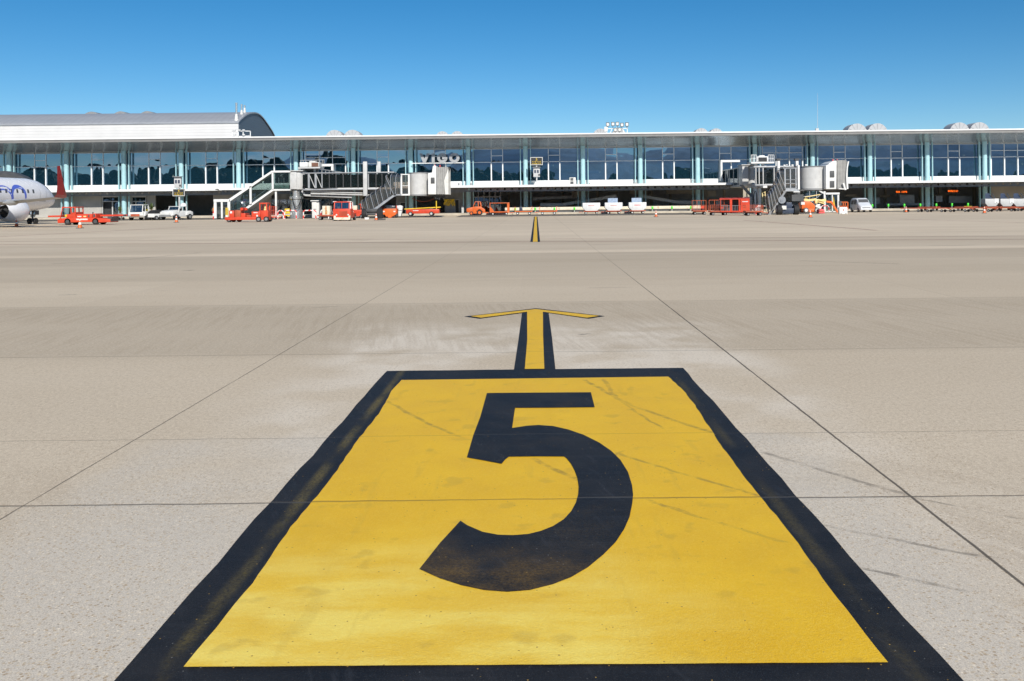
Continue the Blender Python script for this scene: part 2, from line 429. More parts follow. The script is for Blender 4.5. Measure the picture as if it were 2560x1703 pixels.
def marking_mat(name, kind):
    m, nt, bs = new_mat(name)
    v = posw(nt)
    X, Y, Z = sep(nt, v)
    fine = noise(nt, v, 70, 3, .7)
    grain = noise(nt, v, 190, 2, .8)
    mid = noise(nt, v, 2.2, 5, .6)
    brush = noise(nt, comb(nt, X * 1.6, Y * 22), 1.0, 4, .7)
    vo = nt.nodes.new('ShaderNodeTexVoronoi'); vo.inputs['Scale'].default_value = 75; nt.links.new(v, vo.inputs['Vector'])
    hs = nt.nodes.new('ShaderNodeSeparateColor'); nt.links.new(vo.outputs['Color'], hs.inputs[0])
    vd, rnd, rnd2 = S(nt, vo.outputs['Distance']), S(nt, hs.outputs[0]), S(nt, hs.outputs[1])
    if kind == 'yellow':
        c = mixc(nt, mid.ss(.25, .75), (.80, .455, .014), (.88, .53, .022))
        c = mixc(nt, noise(nt, v, .8, 3).ss(.35, .7) * .5, c, (.82, .47, .018))
        c = mixc(nt, (fine - .45).abs().ss(.02, .25) * .35, c, (.90, .62, .09))
        c = mixc(nt, grain.ss(.5, .75) * .34, c, (.50, .27, .015))
        c = mixc(nt, grain.ss(.48, .28) * .26, c, (.95, .66, .14))
        # bright bead sheen at the near left put into the colour, in brush strokes
        sheen = (X + (noise(nt, v, 1.3, 3) - .5) * 1.2).ss(-.1, 1.0).inv() * (Y + (noise(nt, v, 1.7, 3) - .5) * .9).ss(3.5, 4.9).inv()
        sheen = sheen * (noise(nt, comb(nt, X * 1.0, Y * 3.2), 1.6, 5, .6).ss(.34, .66) * .7 + .3) * (fine * .6 + .6)
        c = mixc(nt, sheen.min(1.0) * .75, c, (1.0, .82, .20))
        c = mixc(nt, noise(nt, v, 4.5, 3, .5).ss(.60, .70) * .26, c, (.42, .27, .05))
        c = mixc(nt, noise(nt, comb(nt, X, Y * .5), 1.1, 5, .65).ss(.5, .7) * .22, c, (.58, .33, .02))
        c = mixc(nt, noise(nt, comb(nt, X * 9, Y * 1.2), 1.0, 3).ss(.6, .72) * .16, c, (.48, .31, .05))
        c = mixc(nt, vd.ss(.2, .4).inv() * rnd.ss(.985, .992), c, (.40, .24, .05))
        c = mixc(nt, skids(nt, X, Y, v) * .5, c, (.17, .115, .05))
        c = mixc(nt, joints(nt, X, Y, v) * .75, c, (.25, .15, .03))
        nt.links.new(c, bs.inputs['Base Color'])
        nt.links.new((mid * .2 + .45).k, bs.inputs['Roughness'])
    else:
        c = mixc(nt, mid.ss(.3, .7), (.0115, .0105, .0108), (.0225, .021, .021))
        c = mixc(nt, brush.ss(.5, .72) * .25, c, (.045, .045, .05))
        c = mixc(nt, grain.ss(.52, .75) * .6, c, (.062, .06, .062))
        c = mixc(nt, noise(nt, comb(nt, (X + Y * .35) * 16, Y * 3), 1.0, 3, .7).ss(.55, .75) * .35, c, (.055, .055, .06))
        c = mixc(nt, noise(nt, v, 260, 1, .5).ss(.70, .78) * .5, c, (.25, .24, .22))
        # the old yellow showing through worn black
        if kind == 'numeral':
            w1 = (Y - 4.0).ss(-.35, .55).inv() * (noise(nt, v, 2.0, 3) * .9 + .15)
            edge = (Y + X * .25).ss(3.9, 4.6).inv()
            c = mixc(nt, edge * (fine.ss(.3, .7) * .6 + .2) * noise(nt, v, 2.6, 4).ss(.34, .62) * .55, c, (.30, .17, .03))
            c = mixc(nt, noise(nt, v, 1.7, 4).ss(.5, .75) * fine.ss(.4, .6) * .12, c, (.25, .15, .03))
        else:
            ax = (X + .02).abs()
            sm = ax.band(1.285, 1.345, .025) * noise(nt, comb(nt, X * 2, Y * .8), 1.2, 4).ss(.38, .62) * fine.ss(.25, .65)
            c = mixc(nt, sm * (X.ss(-.3, .3) * -.30 + .48), c, (.30, .22, .05))
        c = mixc(nt, vd.ss(.12, .30).inv() * rnd.ss(.955, .985) * .7 * noise(nt, v, 1.1, 3).ss(.42, .62), c, (.30, .29, .27))
        c = mixc(nt, vd.ss(.12, .30).inv() * rnd2.ss(.985, .99), c, (.5, .30, .06))
        c = mixc(nt, fine.ss(.6, .85) * .25, c, (.10, .10, .105))
        c = mixc(nt, joints(nt, X, Y, v) * .8, c, (.10, .09, .08))
        nt.links.new(c, bs.inputs['Base Color'])
        nt.links.new((mid * .2 + .5).k, bs.inputs['Roughness'])
    bs.inputs['Specular IOR Level'].default_value = .22
    bump(nt, bs, noise(nt, v, 120, 3, .8) * 1.2 + fine + joints(nt, X, Y, v) * -2.0, .45, .004)
    return m

MT = {}
MT['concrete'] = concrete_mat()
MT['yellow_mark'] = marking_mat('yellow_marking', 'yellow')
MT['black_mark'] = marking_mat('black_marking', 'border')
MT['numeral_mark'] = marking_mat('numeral_marking', 'numeral')
MT['asphalt'] = paint('asphalt', (.16, .14, .115), .9, var=.35, sc=.35)
MT['pave'] = paint('pavement', (.46, .41, .33), .85, var=.2, sc=.6)
MT['redline'] = paint('red_line', (.35, .16, .125), .7, var=.35, sc=.8)
MT['roofwhite'] = paint('roof_white', (.80, .80, .78), .4, var=.06)
MT['fascia'] = paint('fascia_grey', (.46, .455, .45), .45, var=.08)
MT['white'] = paint('white_paint', (.72, .72, .70), .4, var=.06, dirt=(.5, .46, .40), dirt_amt=.2)
MT['offwhite'] = paint('off_white', (.66, .65, .61), .5, var=.08, dirt=(.4, .36, .3), dirt_amt=.25)
MT['panelwhite'] = paint('panel_white', (.70, .70, .68), .5, var=.06)
MT['teal'] = paint('teal_paint', (.37, .59, .63), .38, var=.06)
MT['teal2'] = paint('teal_fin', (.36, .58, .62), .38, var=.06)
MT['mull'] = paint('mullion_white', (.72, .74, .74), .4, var=.05)
MT['grey'] = paint('grey_steel', (.36, .37, .38), .4, .3, var=.12)
MT['lgrey'] = paint('light_grey', (.52, .52, .51), .45, var=.10, dirt=(.3, .28, .25), dirt_amt=.25)
MT['domegrey'] = paint('dome_grey', (.40, .405, .41), .6, var=.05)
MT['mgrey'] = paint('mid_grey', (.24, .245, .25), .5, var=.15)
MT['dgrey'] = paint('dark_grey', (.07, .072, .075), .55, var=.2)
MT['black'] = paint('black_rubber', (.016, .016, .017), .75, var=.3)
MT['dark'] = paint('dark_interior', (.03, .032, .035), .7, var=.3)
MT['wallgrey'] = paint('render_grey', (.40, .385, .355), .85, var=.10, sc=.5)
MT['wallbeige'] = paint('wall_beige', (.40, .35, .28), .85, var=.12, sc=.5)
MT['galv'] = paint('galvanised', (.50, .51, .52), .35, .7, var=.15, sc=4)
MT['letter_grey'] = paint('letter_grey', (.36, .365, .37), .4, .2, var=.06)
MT['silver'] = paint('silver', (.62, .62, .60), .28, .75, var=.1, sc=3)
MT['red'] = paint('vehicle_red', (.62, .058, .022), .42, var=.15, dirt=(.30, .07, .04), dirt_amt=.4)
MT['orange'] = paint('vehicle_orange', (.70, .135, .022), .42, var=.15, dirt=(.35, .12, .05), dirt_amt=.35)
MT['rust'] = paint('rusty_red', (.42, .085, .035), .6, var=.25, dirt=(.12, .05, .03), dirt_amt=.6)
MT['rust2'] = paint('cart_red', (.52, .10, .035), .55, var=.25, dirt=(.15, .06, .03), dirt_amt=.5)
MT['pink'] = paint('faded_red', (.72, .10, .11), .55, var=.15)
MT['yellow'] = paint('yellow_paint', (.82, .55, .03), .45, var=.12)
MT['cream'] = paint('cream_paint', (.80, .62, .26), .5, var=.12)
MT['navy'] = paint('navy_paint', (.035, .05, .085), .45, var=.2)
MT['blue'] = paint('blue_paint', (.10, .20, .32), .5, var=.2)
MT['green'] = paint('signal_green', (.10, .80, .06), .45, var=.08)
MT['tarp'] = paint('blue_tarp', (.14, .22, .34), .35, var=.3, sc=6)
MT['fabric'] = paint('bellows_fabric', (.34, .335, .32), .8, var=.15, sc=2)
MT['leaf'] = paint('leaf', (.10, .14, .035), .6, var=.5, sc=8)
MT['planewhite'] = paint('aircraft_white', (.80, .80, .82), .25, var=.02)
MT['winggrey'] = paint('wing_grey', (.42, .42, .41), .4, var=.06)
MT['winglet'] = paint('winglet_red', (.30, .010, .014), .3, var=.05)
MT['logoblue'] = paint('logo_blue', (.10, .16, .62), .35, var=.03)
MT['alu'] = paint('roof_aluminium', (.33, .345, .365), .45, .25, var=.12, sc=.4)
MT['gable'] = paint('gable_blue_grey', (.085, .115, .155), .6, var=.12, sc=.4)
MT['rustwhite'] = paint('stained_white', (.72, .66, .52), .6, var=.12, dirt=(.45, .20, .05), dirt_amt=.8)
MT['skin'] = paint('skin', (.50, .28, .19), .5, var=.05)
MT['cloth'] = paint('khaki_cloth', (.30, .26, .16), .8, var=.15)
MT['vest'] = paint('vest_orange', (.85, .24, .04), .7, var=.1)
MT['glass'] = glossglass('facade_glass', (.085, .135, .16), (.42, .56, .70), .50, .0035, .6, film=(.004, .016, .026))
MT['bglass'] = glossglass('bridge_glass', (.30, .36, .38), (.6, .65, .7), .30, .006, .8)
MT['sglass'] = glossglass('stair_glass', (.58, .68, .66), (.6, .65, .7), .22, .004, .8)
MT['cover'] = glossglass('smoked_cover', (.55, .49, .43), (.8, .78, .75), .20, .010, 1.5, .18)
MT['cglass'] = glossglass('cab_glass', (.35, .42, .44), (.8, .85, .9), .25)
def soffit_mat():
    m, nt, bs = new_mat('soffit_metal')
    v = pos(nt); X, Y, Z = sep(nt, v)
    c = mixc(nt, noise(nt, comb(nt, X * .2, Y * 2), 1.0, 3).ss(.3, .7), (.70, .67, .63), (.80, .77, .73))
    nt.links.new(c, bs.inputs['Base Color'])
    bs.inputs['Metallic'].default_value = .9
    bs.inputs['Roughness'].default_value = .24
    sl = ((Y * 5.0).frac() - .5).abs()
    bump(nt, bs, sl.ss(.0, .2) + noise(nt, v, .8, 2) * .8, .12, .02)
    return m
MT['soffit'] = soffit_mat()
def ridged(name, col, axis, freq, rough=.45, metal=.1, depth=.03):
    m, nt, bs = new_mat(name)
    v = pos(nt); q = sep(nt, v)['xyz'.index(axis)]
    c = mixc(nt, noise(nt, v, .35, 4).ss(.3, .7), tuple(x * .92 for x in col), col)
    ln = ((q * freq).frac() - .5).abs().ss(.40, .48)
    c = mixc(nt, ln * .25, c, tuple(x * .5 for x in col))
    nt.links.new(c, bs.inputs['Base Color'])
    bs.inputs['Roughness'].default_value = rough; bs.inputs['Metallic'].default_value = metal
    bump(nt, bs, ln * -1.0, .6, depth)
    return m
MT['barrelroof'] = ridged('barrel_roof', (.36, .37, .39), 'x', .9)
MT['cladding'] = ridged('white_cladding', (.60, .59, .575), 'z', 2.2, .5, 0)
MT['dcladding'] = ridged('dark_cladding', (.095, .13, .175), 'z', 2.2, .5, .2)
def emit(name, col, st):
    m, nt, bs = new_mat(name)
    bs.inputs['Base Color'].default_value = (*col, 1)
    bs.inputs['Emission Color'].default_value = (*col, 1)
    bs.inputs['Emission Strength'].default_value = st
    return m
MT['led'] = emit('led_orange', (1.0, .16, .01), 1.6)
MT['lamp'] = emit('lamp_warm', (1.0, .82, .5), 1.5)
def stripes(name, n=1.0):
    m, nt, bs = new_mat(name)
    g = nt.nodes.new('ShaderNodeTexCoord')
    X, Y, Z = sep(nt, g.outputs['Object'])
    f = ((X.abs() + Z) * n).frac().ss(.48, .52)
    nt.links.new(mixc(nt, f, (.72, .04, .03), (.78, .77, .75)), bs.inputs['Base Color'])
    bs.inputs['Roughness'].default_value = .45
    return m
MT['stripes'] = stripes('red_white_stripes', 1.3)

# ------------------------------------------------------------------ ground
m = M().quad((-1800, -1800, 0), (1800, -1800, 0), (1800, 900, 0), (-1800, 900, 0))
tag(build('apron', m, MT['concrete'], smooth=False), kind='structure')
m = M()
m.quad((-130, 112.5, .004), (GX(1095, 112), 112.5, .004), (GX(1112, 130), 129.6, .004), (-150, 129.6, .004))
m.quad((GX(1138, 112), 112.5, .004), (GX(1760, 112), 112.5, .004), (GX(1760, 129), 129.6, .004), (GX(1152, 129), 129.6, .004))
m.quad((GX(1985, 118), 118.5, .004), (130, 118.5, .004), (150, 129.6, .004), (GX(1985, 129), 129.6, .004))
tag(build('service_road', m, MT['asphalt'], smooth=False), kind='structure')
m = M().box(-170, 170, 130.0, 160, -.2, .28)
tag(build('pavement', m, MT['pave'], bevel=.03), kind='structure')
m = M()
for a, b, w in (((-60, 612), (2620, 598), .16), ((-60, 604.5), (2620, 590.5), .10)):
    p, q = G(*a), G(*b)
    m.quad((p.x, p.y - w / 2, .004), (q.x, q.y - w / 2, .004), (q.x, q.y + w / 2, .004), (p.x, p.y + w / 2, .004))
for a, b in (((-60, 595), (470, 568)), ((1860, 551), (2192, 576)), ((2250, 548), (2600, 558))):
    p, q = G(*a), G(*b)
    n = (q - p).cross(Vector((0, 0, 1))).normalized() * .09
    m.quad(*[(t.x, t.y, .0045) for t in (p - n, q - n, q + n, p + n)])
tag(build('red_safety_lines', m, MT['redline'], smooth=False), kind='structure')

def wobble(pts, amp, step=.25, z=.004, closed=True):   # hand-painted edge: many short segments, slightly off line
    out = []
    n = len(pts)
    for i in range(n):
        p, q = Vector(pts[i]), Vector(pts[(i + 1) % n])
        k = max(1, int((q - p).length / step))
        for j in range(k):
            t = p.lerp(q, j / k)
            a = 0 if j == 0 else amp
            out.append((t.x + random.uniform(-a, a), t.y + random.uniform(-a, a), z))
    return out
sm_ = thing('stand_marking', 'big yellow rectangle with thick black border and black numeral painted on the apron', 'painted marking', (0, 2.8, 0))
CX = -.03
border = wobble([(-1.49, 2.72), (1.435, 2.72), (1.435, 9.09), (-1.49, 9.09)], .008, .3, .004)
build('border', M().quad(*border), MT['black_mark'], sm_, world=True, smooth=False)
inner = []
L0 = [(-1.285, 3.28), (1.232, 3.262)]
pr = [(1.232, 3.262), (1.228, 3.9), (1.238, 4.6), (1.222, 5.3), (1.225, 6.1), (1.243, 6.8), (1.262, 7.4), (1.262, 8.0), (1.222, 8.62)]
pl = [(-1.275, 8.59), (-1.29, 8.1), (-1.25, 7.3), (-1.262, 6.4), (-1.245, 5.5), (-1.268, 4.7), (-1.25, 4.0), (-1.275, 3.282)]
def dense(pts, amp, step=.1):
    out = []
    for p, q in zip(pts, pts[1:]):
        p, q = Vector(p), Vector(q)
        k = max(1, int((q - p).length / step))
        for j in range(k):
            t = p.lerp(q, j / k)
            out.append((t.x + random.uniform(-amp, amp), t.y + random.uniform(-amp * .4, amp * .4), .008))
    out.append((pts[-1][0], pts[-1][1], .008))
    return out
panel = dense(pr, .004) + dense([pr[-1], pl[0]], .003)[1:-1] + dense(pl, .004) + dense([pl[-1], pr[0]], .003)[1:-1]
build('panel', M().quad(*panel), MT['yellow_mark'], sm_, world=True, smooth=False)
five = [(568, 225), (900, 222), (1247, 220), (1260, 270), (1272, 318), (1000, 321), (752, 322), (742, 390), (733, 455), (830, 440), (905, 435), (1000, 442), (1100, 465), (1200, 500),
        (1300, 550), (1380, 605), (1440, 665), (1490, 745), (1516, 830), (1523, 890), (1518, 950), (1500, 1040), (1465, 1120), (1410, 1205), (1330, 1287), (1230, 1370), (1120, 1435),
        (1000, 1482), (850, 1520), (700, 1532), (550, 1520), (400, 1488), (260, 1442), (127, 1382), (262, 1210), (395, 1065), (440, 1095), (540, 1138), (640, 1157), (740, 1160),
        (840, 1152), (920, 1132), (1000, 1100), (1070, 1055), (1120, 1000), (1150, 945), (1165, 890), (1168, 840), (1160, 785), (1142, 735), (1118, 690), (1090, 655), (1072, 642),
        (900, 641), (712, 643), (690, 660), (664, 690), (550, 668), (437, 648), (480, 500), (525, 380)]
fv = []
for x, y in five:
    g = G(1000 + x / 2.6129, 900 + y / 2.6129)
    fv.append((g.x, g.y, .012))
build('numeral', M().quad(*fv), MT['numeral_mark'], sm_, world=True, smooth=False)
def P2(px, py): return G(640 + px / 1.8414, 540 + py / 1.8414)
arw = thing('painted_arrow', 'yellow arrow outlined in black pointing from the numbered rectangle towards the terminal', 'painted marking', (CX, 9.1, 0))
top, tl, tr = P2(1288, 426), P2(958, 464), P2(1606, 462)
bl, br = P2(1030, 474), P2(1531, 474)
jl, jr = P2(1226, 448), P2(1348, 448)
shaft = [(-.235, 9.09), (.175, 9.09), (.178, 11.2), (.172, jr.y), (jr.x, jr.y), (br.x, br.y), (tr.x, tr.y), (top.x, top.y), (tl.x, tl.y), (bl.x, bl.y), (jl.x, jl.y), (-.226, jl.y), (-.228, 11.0)]
shaft[4] = (jr.x + .01, jr.y)
build('outline', M().quad(*[(x, y, .004) for x, y in shaft]), MT['black_mark'], arw, world=True, smooth=False)
ti, tli, tri = P2(1288, 431), P2(988, 463.5), P2(1580, 462.5)
bli, bri = P2(1036, 471), P2(1524, 471)
jli, jri = P2(1247, 443.5), P2(1322, 443.5)
yel = [(-.128, 9.095), (.065, 9.095), (.07, 11.3), (.062, jri.y), (jri.x, jri.y), (bri.x, bri.y), (tri.x, tri.y), (ti.x, ti.y), (tli.x, tli.y), (bli.x, bli.y), (jli.x, jli.y), (-.118, jli.y), (-.122, 11)]
yel[3] = (jri.x - .004, jri.y); yel[11] = (jli.x + .003, jli.y)
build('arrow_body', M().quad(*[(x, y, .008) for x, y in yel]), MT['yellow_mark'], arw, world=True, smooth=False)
lil = thing('lead_in_line', 'long yellow line edged in black running straight to the terminal', 'painted line', (CX - .02, 38.7, 0))
build('outline', M().quad((-.255, 38.7, .004), (.155, 38.7, .004), (.155, 109, .004), (-.255, 109, .004)), MT['black_mark'], lil, world=True, smooth=False)
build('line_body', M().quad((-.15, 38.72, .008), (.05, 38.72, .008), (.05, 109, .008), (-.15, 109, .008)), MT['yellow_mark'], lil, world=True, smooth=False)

# ------------------------------------------------------------------ hills and wood behind the camera (seen mirrored in the facade)
def ridge(seed, x):
    r = math.sin(x * .0041 + seed) * .5 + math.sin(x * .0113 + seed * 2.3) * .28 + math.sin(x * .031 + seed * 5) * .12 + math.sin(x * .083 + seed) * .05
    return r
HL = [(-1800, 470), (500, 466), (620, 440), (700, 402), (770, 378), (860, 388), (990, 418), (1070, 402), (1130, 372), (1200, 346), (1300, 330), (1430, 332), (1480, 350), (1520, 378), (1580, 396), (1640, 368),
      (1700, 345), (1760, 332), (1850, 328), (2000, 322), (2300, 316), (2600, 330), (4500, 420)]
def hillz(x):
    px = PX0 + x * F / 1820.0
    for (a, ya), (b, yb_) in zip(HL, HL[1:]):
        if px <= b or b == 4500:
            t = max(0, min(1, (px - a) / (b - a)))
            t = t * t * (3 - 2 * t)
            return HC + (PY0 - (ya + (yb_ - ya) * t)) * 1820.0 / F + 7 * ridge(1.7, x * 6) + 4 * math.sin(x * .05)
m = M()
xs = [i * 30 - 2700 for i in range(181)]
rows = [(-1150, 0.0), (-1350, .55), (-1550, 1.0), (-1950, .6), (-2350, 0.0)]
for yy, k in rows:
    m.v += [Vector((x, yy + 60 * math.sin(x * .007), -2 + k * hillz(x))) for x in xs]
n = len(xs)
m.f = [(r * n + i, r * n + i + 1, (r + 1) * n + i + 1, (r + 1) * n + i) for r in range(4) for i in range(n - 1)]
tag(build('hills', m, paint('hill_haze_blue', (.13, .27, .42), .9, var=.3, sc=.02)), kind='structure')  # blue air haze put into the hill colour
m = M()
rg = random.Random(3)
for i in range(560):
    x = rg.uniform(-330, 330); y = rg.uniform(-205, -150)
    h = 12.5 - x * .022 + 6.5 * rg.random() + 5.5 * ridge(4.0, x * 6)
    r = h * rg.uniform(.20, .32)
    m.cyl((x, y, 0), (x, y, h * .5), .25, n=5)
    for k in range(5):
        a = rg.uniform(0, 6.28)
        cx, cy, cz = x + math.cos(a) * r * .5, y + math.sin(a) * r * .5, h * rg.uniform(.42, .86)
        rr = r * rg.uniform(.5, .85)
        ring = lambda z, q: [(cx + math.cos(t) * q * rg.uniform(.75, 1.2), cy + math.sin(t) * q * rg.uniform(.75, 1.2), z) for t in [i_ * 6.283 / 7 for i_ in range(7)]]
        m.loft([ring(cz - rr * .8, rr * .5), ring(cz - rr * .1, rr), ring(cz + rr * .6, rr * .7), ring(cz + rr, rr * .15)])
tag(build('far_wood', m, paint('wood_green', (.04, .065, .04), .9, var=.5, sc=.2), smooth=False), kind='stuff')

# ------------------------------------------------------------------ terminal
D, YE = 135.0, 129.4
Z0, ZF = .28, 4.17
ZB, ZT, ZU = 4.85, 7.65, 9.62
T = thing('terminal_building', 'long two storey airport terminal with mirrored glass, pale teal columns and overhanging roof', 'terminal', (0, D, 0))
XL, XR = -92, 92
colx = lambda i: -76.85 + 8.375 * i
# roof, fascia, soffit
build('roof', M().box(XL, XR, YE + .02, 148.9, 11.26, 11.34), MT['roofwhite'], T, world=True)
m = M().prism([(YE, 11.36), (YE - .03, 11.22), (YE + .24, 10.84), (YE + .62, 10.84), (YE + .62, 11.25)], 'x', XL, XR)
fa = build('fascia', m, MT['fascia'], T, world=True, smooth=False)
build('roof_edge', M().box(XL, XR, YE - .10, YE + .02, 11.19, 11.37), MT['roofwhite'], T, world=True)
m = M()
sp = [(YE + .60, 10.85), (YE + 1.9, 10.66), (YE + 3.2, 10.34), (YE + 4.4, 9.99), (D + .05, ZU + .02)]
for (y0, z0), (y1, z1) in zip(sp, sp[1:]):
    m.quad((XL, y0, z0), (XR, y0, z0), (XR, y1, z1), (XL, y1, z1))
build('soffit', m, MT['soffit'], T, world=True)
# upper floor: slab, ceiling, back wall, a few inner things
build('floor_slab', M().box(XL, XR, D - .05, 148.9, 3.95, 4.25), MT['mgrey'], T, world=True)
build('ceiling', M().box(XL, XR, D + .3, 148.9, 9.7, 9.8), MT['lgrey'], T, world=True)
m = M().box(XL, XR, 148.5, 148.9, 4.25, 9.7)
for i in range(-1, 20):
    m.box(colx(i) - .2, colx(i) + .2, 142, 142.4, 4.25, 9.7)
build('back_wall', m, paint('inner_wall', (.20, .21, .20), .8), T, world=True)
m = M()
for i in range(-1, 20):
    for q in range(2):
        x = colx(i) + random.uniform(1, 7)
        if random.random() < .55:
            z = random.uniform(5.3, 8.0)
            build('interior_lamp', M().box(x, x + .16, 136.4, 136.6, z, z + .16), MT['lamp'], T, world=True)
m = M()
for x0, x1, z0, z1 in ((62.5, 65.5, 5.9, 7.2), (66.2, 67.2, 5.2, 7.0), (68, 70, 5.8, 7.1), (70.6, 72.5, 5.0, 6.9), (58.0, 59.2, 5.1, 6.9)):
    build('interior_panel', M().box(x0, x1, 139, 139.4, z0, z1), MT['cream'], T, world=True)
# spandrel and the ledges
m = M()
for i in range(-2, 19):
    x0, x1 = colx(i) + .02, colx(i + 1) - .02
    if x1 < XL or x0 > XR: continue
    for a, b in ((0, .40), (.40, .60), (.60, 1)):
        m.box(x0 + (x1 - x0) * a + .012, x0 + (x1 - x0) * b - .012, D - .12, D + .1, ZF + .01, ZB)
build('spandrel', m, MT['panelwhite'], T, world=True)
XA, XB_, XC = GX(562, 131), GX(1822, 131), GX(2095, 131)
for nm, xa, xb, yl in (('canopy', XL, XA, 132.05), ('canopy', XA, XB_, 128.7), ('canopy', XC, XR, 128.7)):
    cn = build(nm, M().box(xa, xb, yl, D - .14, 4.10, 4.16).box(xa, xb, yl - .08, yl, 3.87, 4.17), MT['roofwhite'], T, world=True)
    m = M()
    n = int((xb - xa) / 1.0)
    # cellular beam under the canopy: plate with round holes
    yb = yl + 1.15
    zc, hh = 3.62, .33
    for k in range(n):
        x0, x1 = xa + (xb - xa) * k / n, xa + (xb - xa) * (k + 1) / n
        cx, r = (x0 + x1) / 2, .17
        oc = [(cx + r * math.cos(t), yb, zc + r * math.sin(t)) for t in [math.pi / 8 + j * math.pi / 4 for j in range(8)]]
        sq = [(x1, yb, zc + r * .4), (cx + r * .4, yb, zc + hh), (cx - r * .4, yb, zc + hh), (x0, yb, zc + r * .4), (x0, yb, zc - r * .4), (cx - r * .4, yb, zc - hh), (cx + r * .4, yb, zc - hh), (x1, yb, zc - r * .4)]
        cr = {0: (x1, yb, zc + hh), 2: (x0, yb, zc + hh), 4: (x0, yb, zc - hh), 6: (x1, yb, zc - hh)}
        vs = oc + sq + [cr[0], cr[2], cr[4], cr[6]]
        fs = []
        for j in range(8):
            j2 = (j + 1) % 8
            fs.append((j, j2, 8 + j2, 8 + j))
        fs += [(8, 9, 16), (10, 11, 17), (12, 13, 18), (14, 15, 19)]
        m.add(vs, fs)
        m.box(x0, x1, yb - .08, yb + .08, zc + hh, zc + hh + .025)
        m.box(x0, x1, yb - .08, yb + .08, zc - hh - .025, zc - hh)
    build('beam', m, MT['mgrey'], cn, world=True, smooth=False)
    n = int((xb - xa) / 4.1875)
    for k in range(n + 1):
        x = xa + (xb - xa) * k / n
        for dx in (-.55, .55):
            build('bracket', M().prism([(yl + .02, 3.92), (yl + .02, 4.09), (D - .2, 4.09), (D - .2, 3.62)], 'x', x + dx - .06, x + dx + .06), MT['lgrey'], cn, world=True, smooth=False)
# columns with a fin either side
for i in range(-1, 19):
    x = colx(i)
    c = build('column', M().cyl((x, 134.25, Z0), (x, 134.25, 9.9), .335, n=24), MT['teal'], T, world=True)
    for s in (-1, 1):
        build('fin', M().box(x + s * .74 - .055, x + s * .74 + .055, 134.12, 134.5, Z0, 9.85), MT['teal2'], c, world=True)
# glazing: three windows per bay
SPLIT = {5, 13, 17, 18}
for i in range(-2, 19):
    x0, x1 = colx(i), colx(i + 1)
    if x1 < XL: continue
    lay = [(0, .40, 0), (.40, .60, 1), (.60, 1, 0)]
    if i in SPLIT: lay = [(0, .15, 0), (.15, .385, 1), (.385, .62, 1), (.62, .85, 1), (.85, 1, 0)]
    for a, b, split in lay:
        xa, xb = x0 + 8.375 * a + .02, x0 + 8.375 * b - .02
        fr = M()
        if a > 0:
            fr.box(xa - .10, xa + .06, D - .16, D + .06, ZB, ZT - .05)
            fr.box(xa - .06, xa + .03, D - .06, D + .06, ZT + .05, ZU)
        if a == 0: fr.box(xa, xa + .06, D - .06, D + .05, ZB, ZU)
        fr.box(xa + .06, xb, D - .07, D + .05, ZT - .045, ZT + .045)
        fr.box(xa, xb, D - .06, D + .05, ZU - .06, ZU)
        fr.box(xa + .06, xb, D - .06, D + .05, ZB + .004, ZB + .06)
        if split: fr.box(xa + .04, xb - .06, D - .05, D + .05, 8.55, 8.63)
        w = build('window', fr, MT['mull'], T, world=True)
        pn = M()
        for z0, z1 in ((ZB + .03, ZT), (ZT, 8.59), (8.59, ZU - .03)) if split else ((ZB + .03, ZT), (ZT, ZU - .03)):
            t1, t2 = random.gauss(0, .0015), random.gauss(0, .0030)   # panes never hang quite true
            cz, cx = (z0 + z1) / 2, (xa + xb) / 2
            K = 7
            bx, bz = random.gauss(0, .0032), random.gauss(0, .0012)
            vs = []
            for r in range(K):
                for q in range(K):
                    fx, fz = q / (K - 1) * 2 - 1, r / (K - 1) * 2 - 1
                    X_, Z_ = cx + fx * (xb - xa) / 2, cz + fz * (z1 - z0) / 2
                    vs.append((X_, D + .02 + (Z_ - cz) * t1 + (X_ - cx) * t2 + bx * fx * fx + bz * fz * fz, Z_))
            pn.add(vs, [(r * K + q, r * K + q + 1, (r + 1) * K + q + 1, (r + 1) * K + q) for r in range(K - 1) for q in range(K - 1)])
        build('pane', pn, MT['glass'], w, world=True)
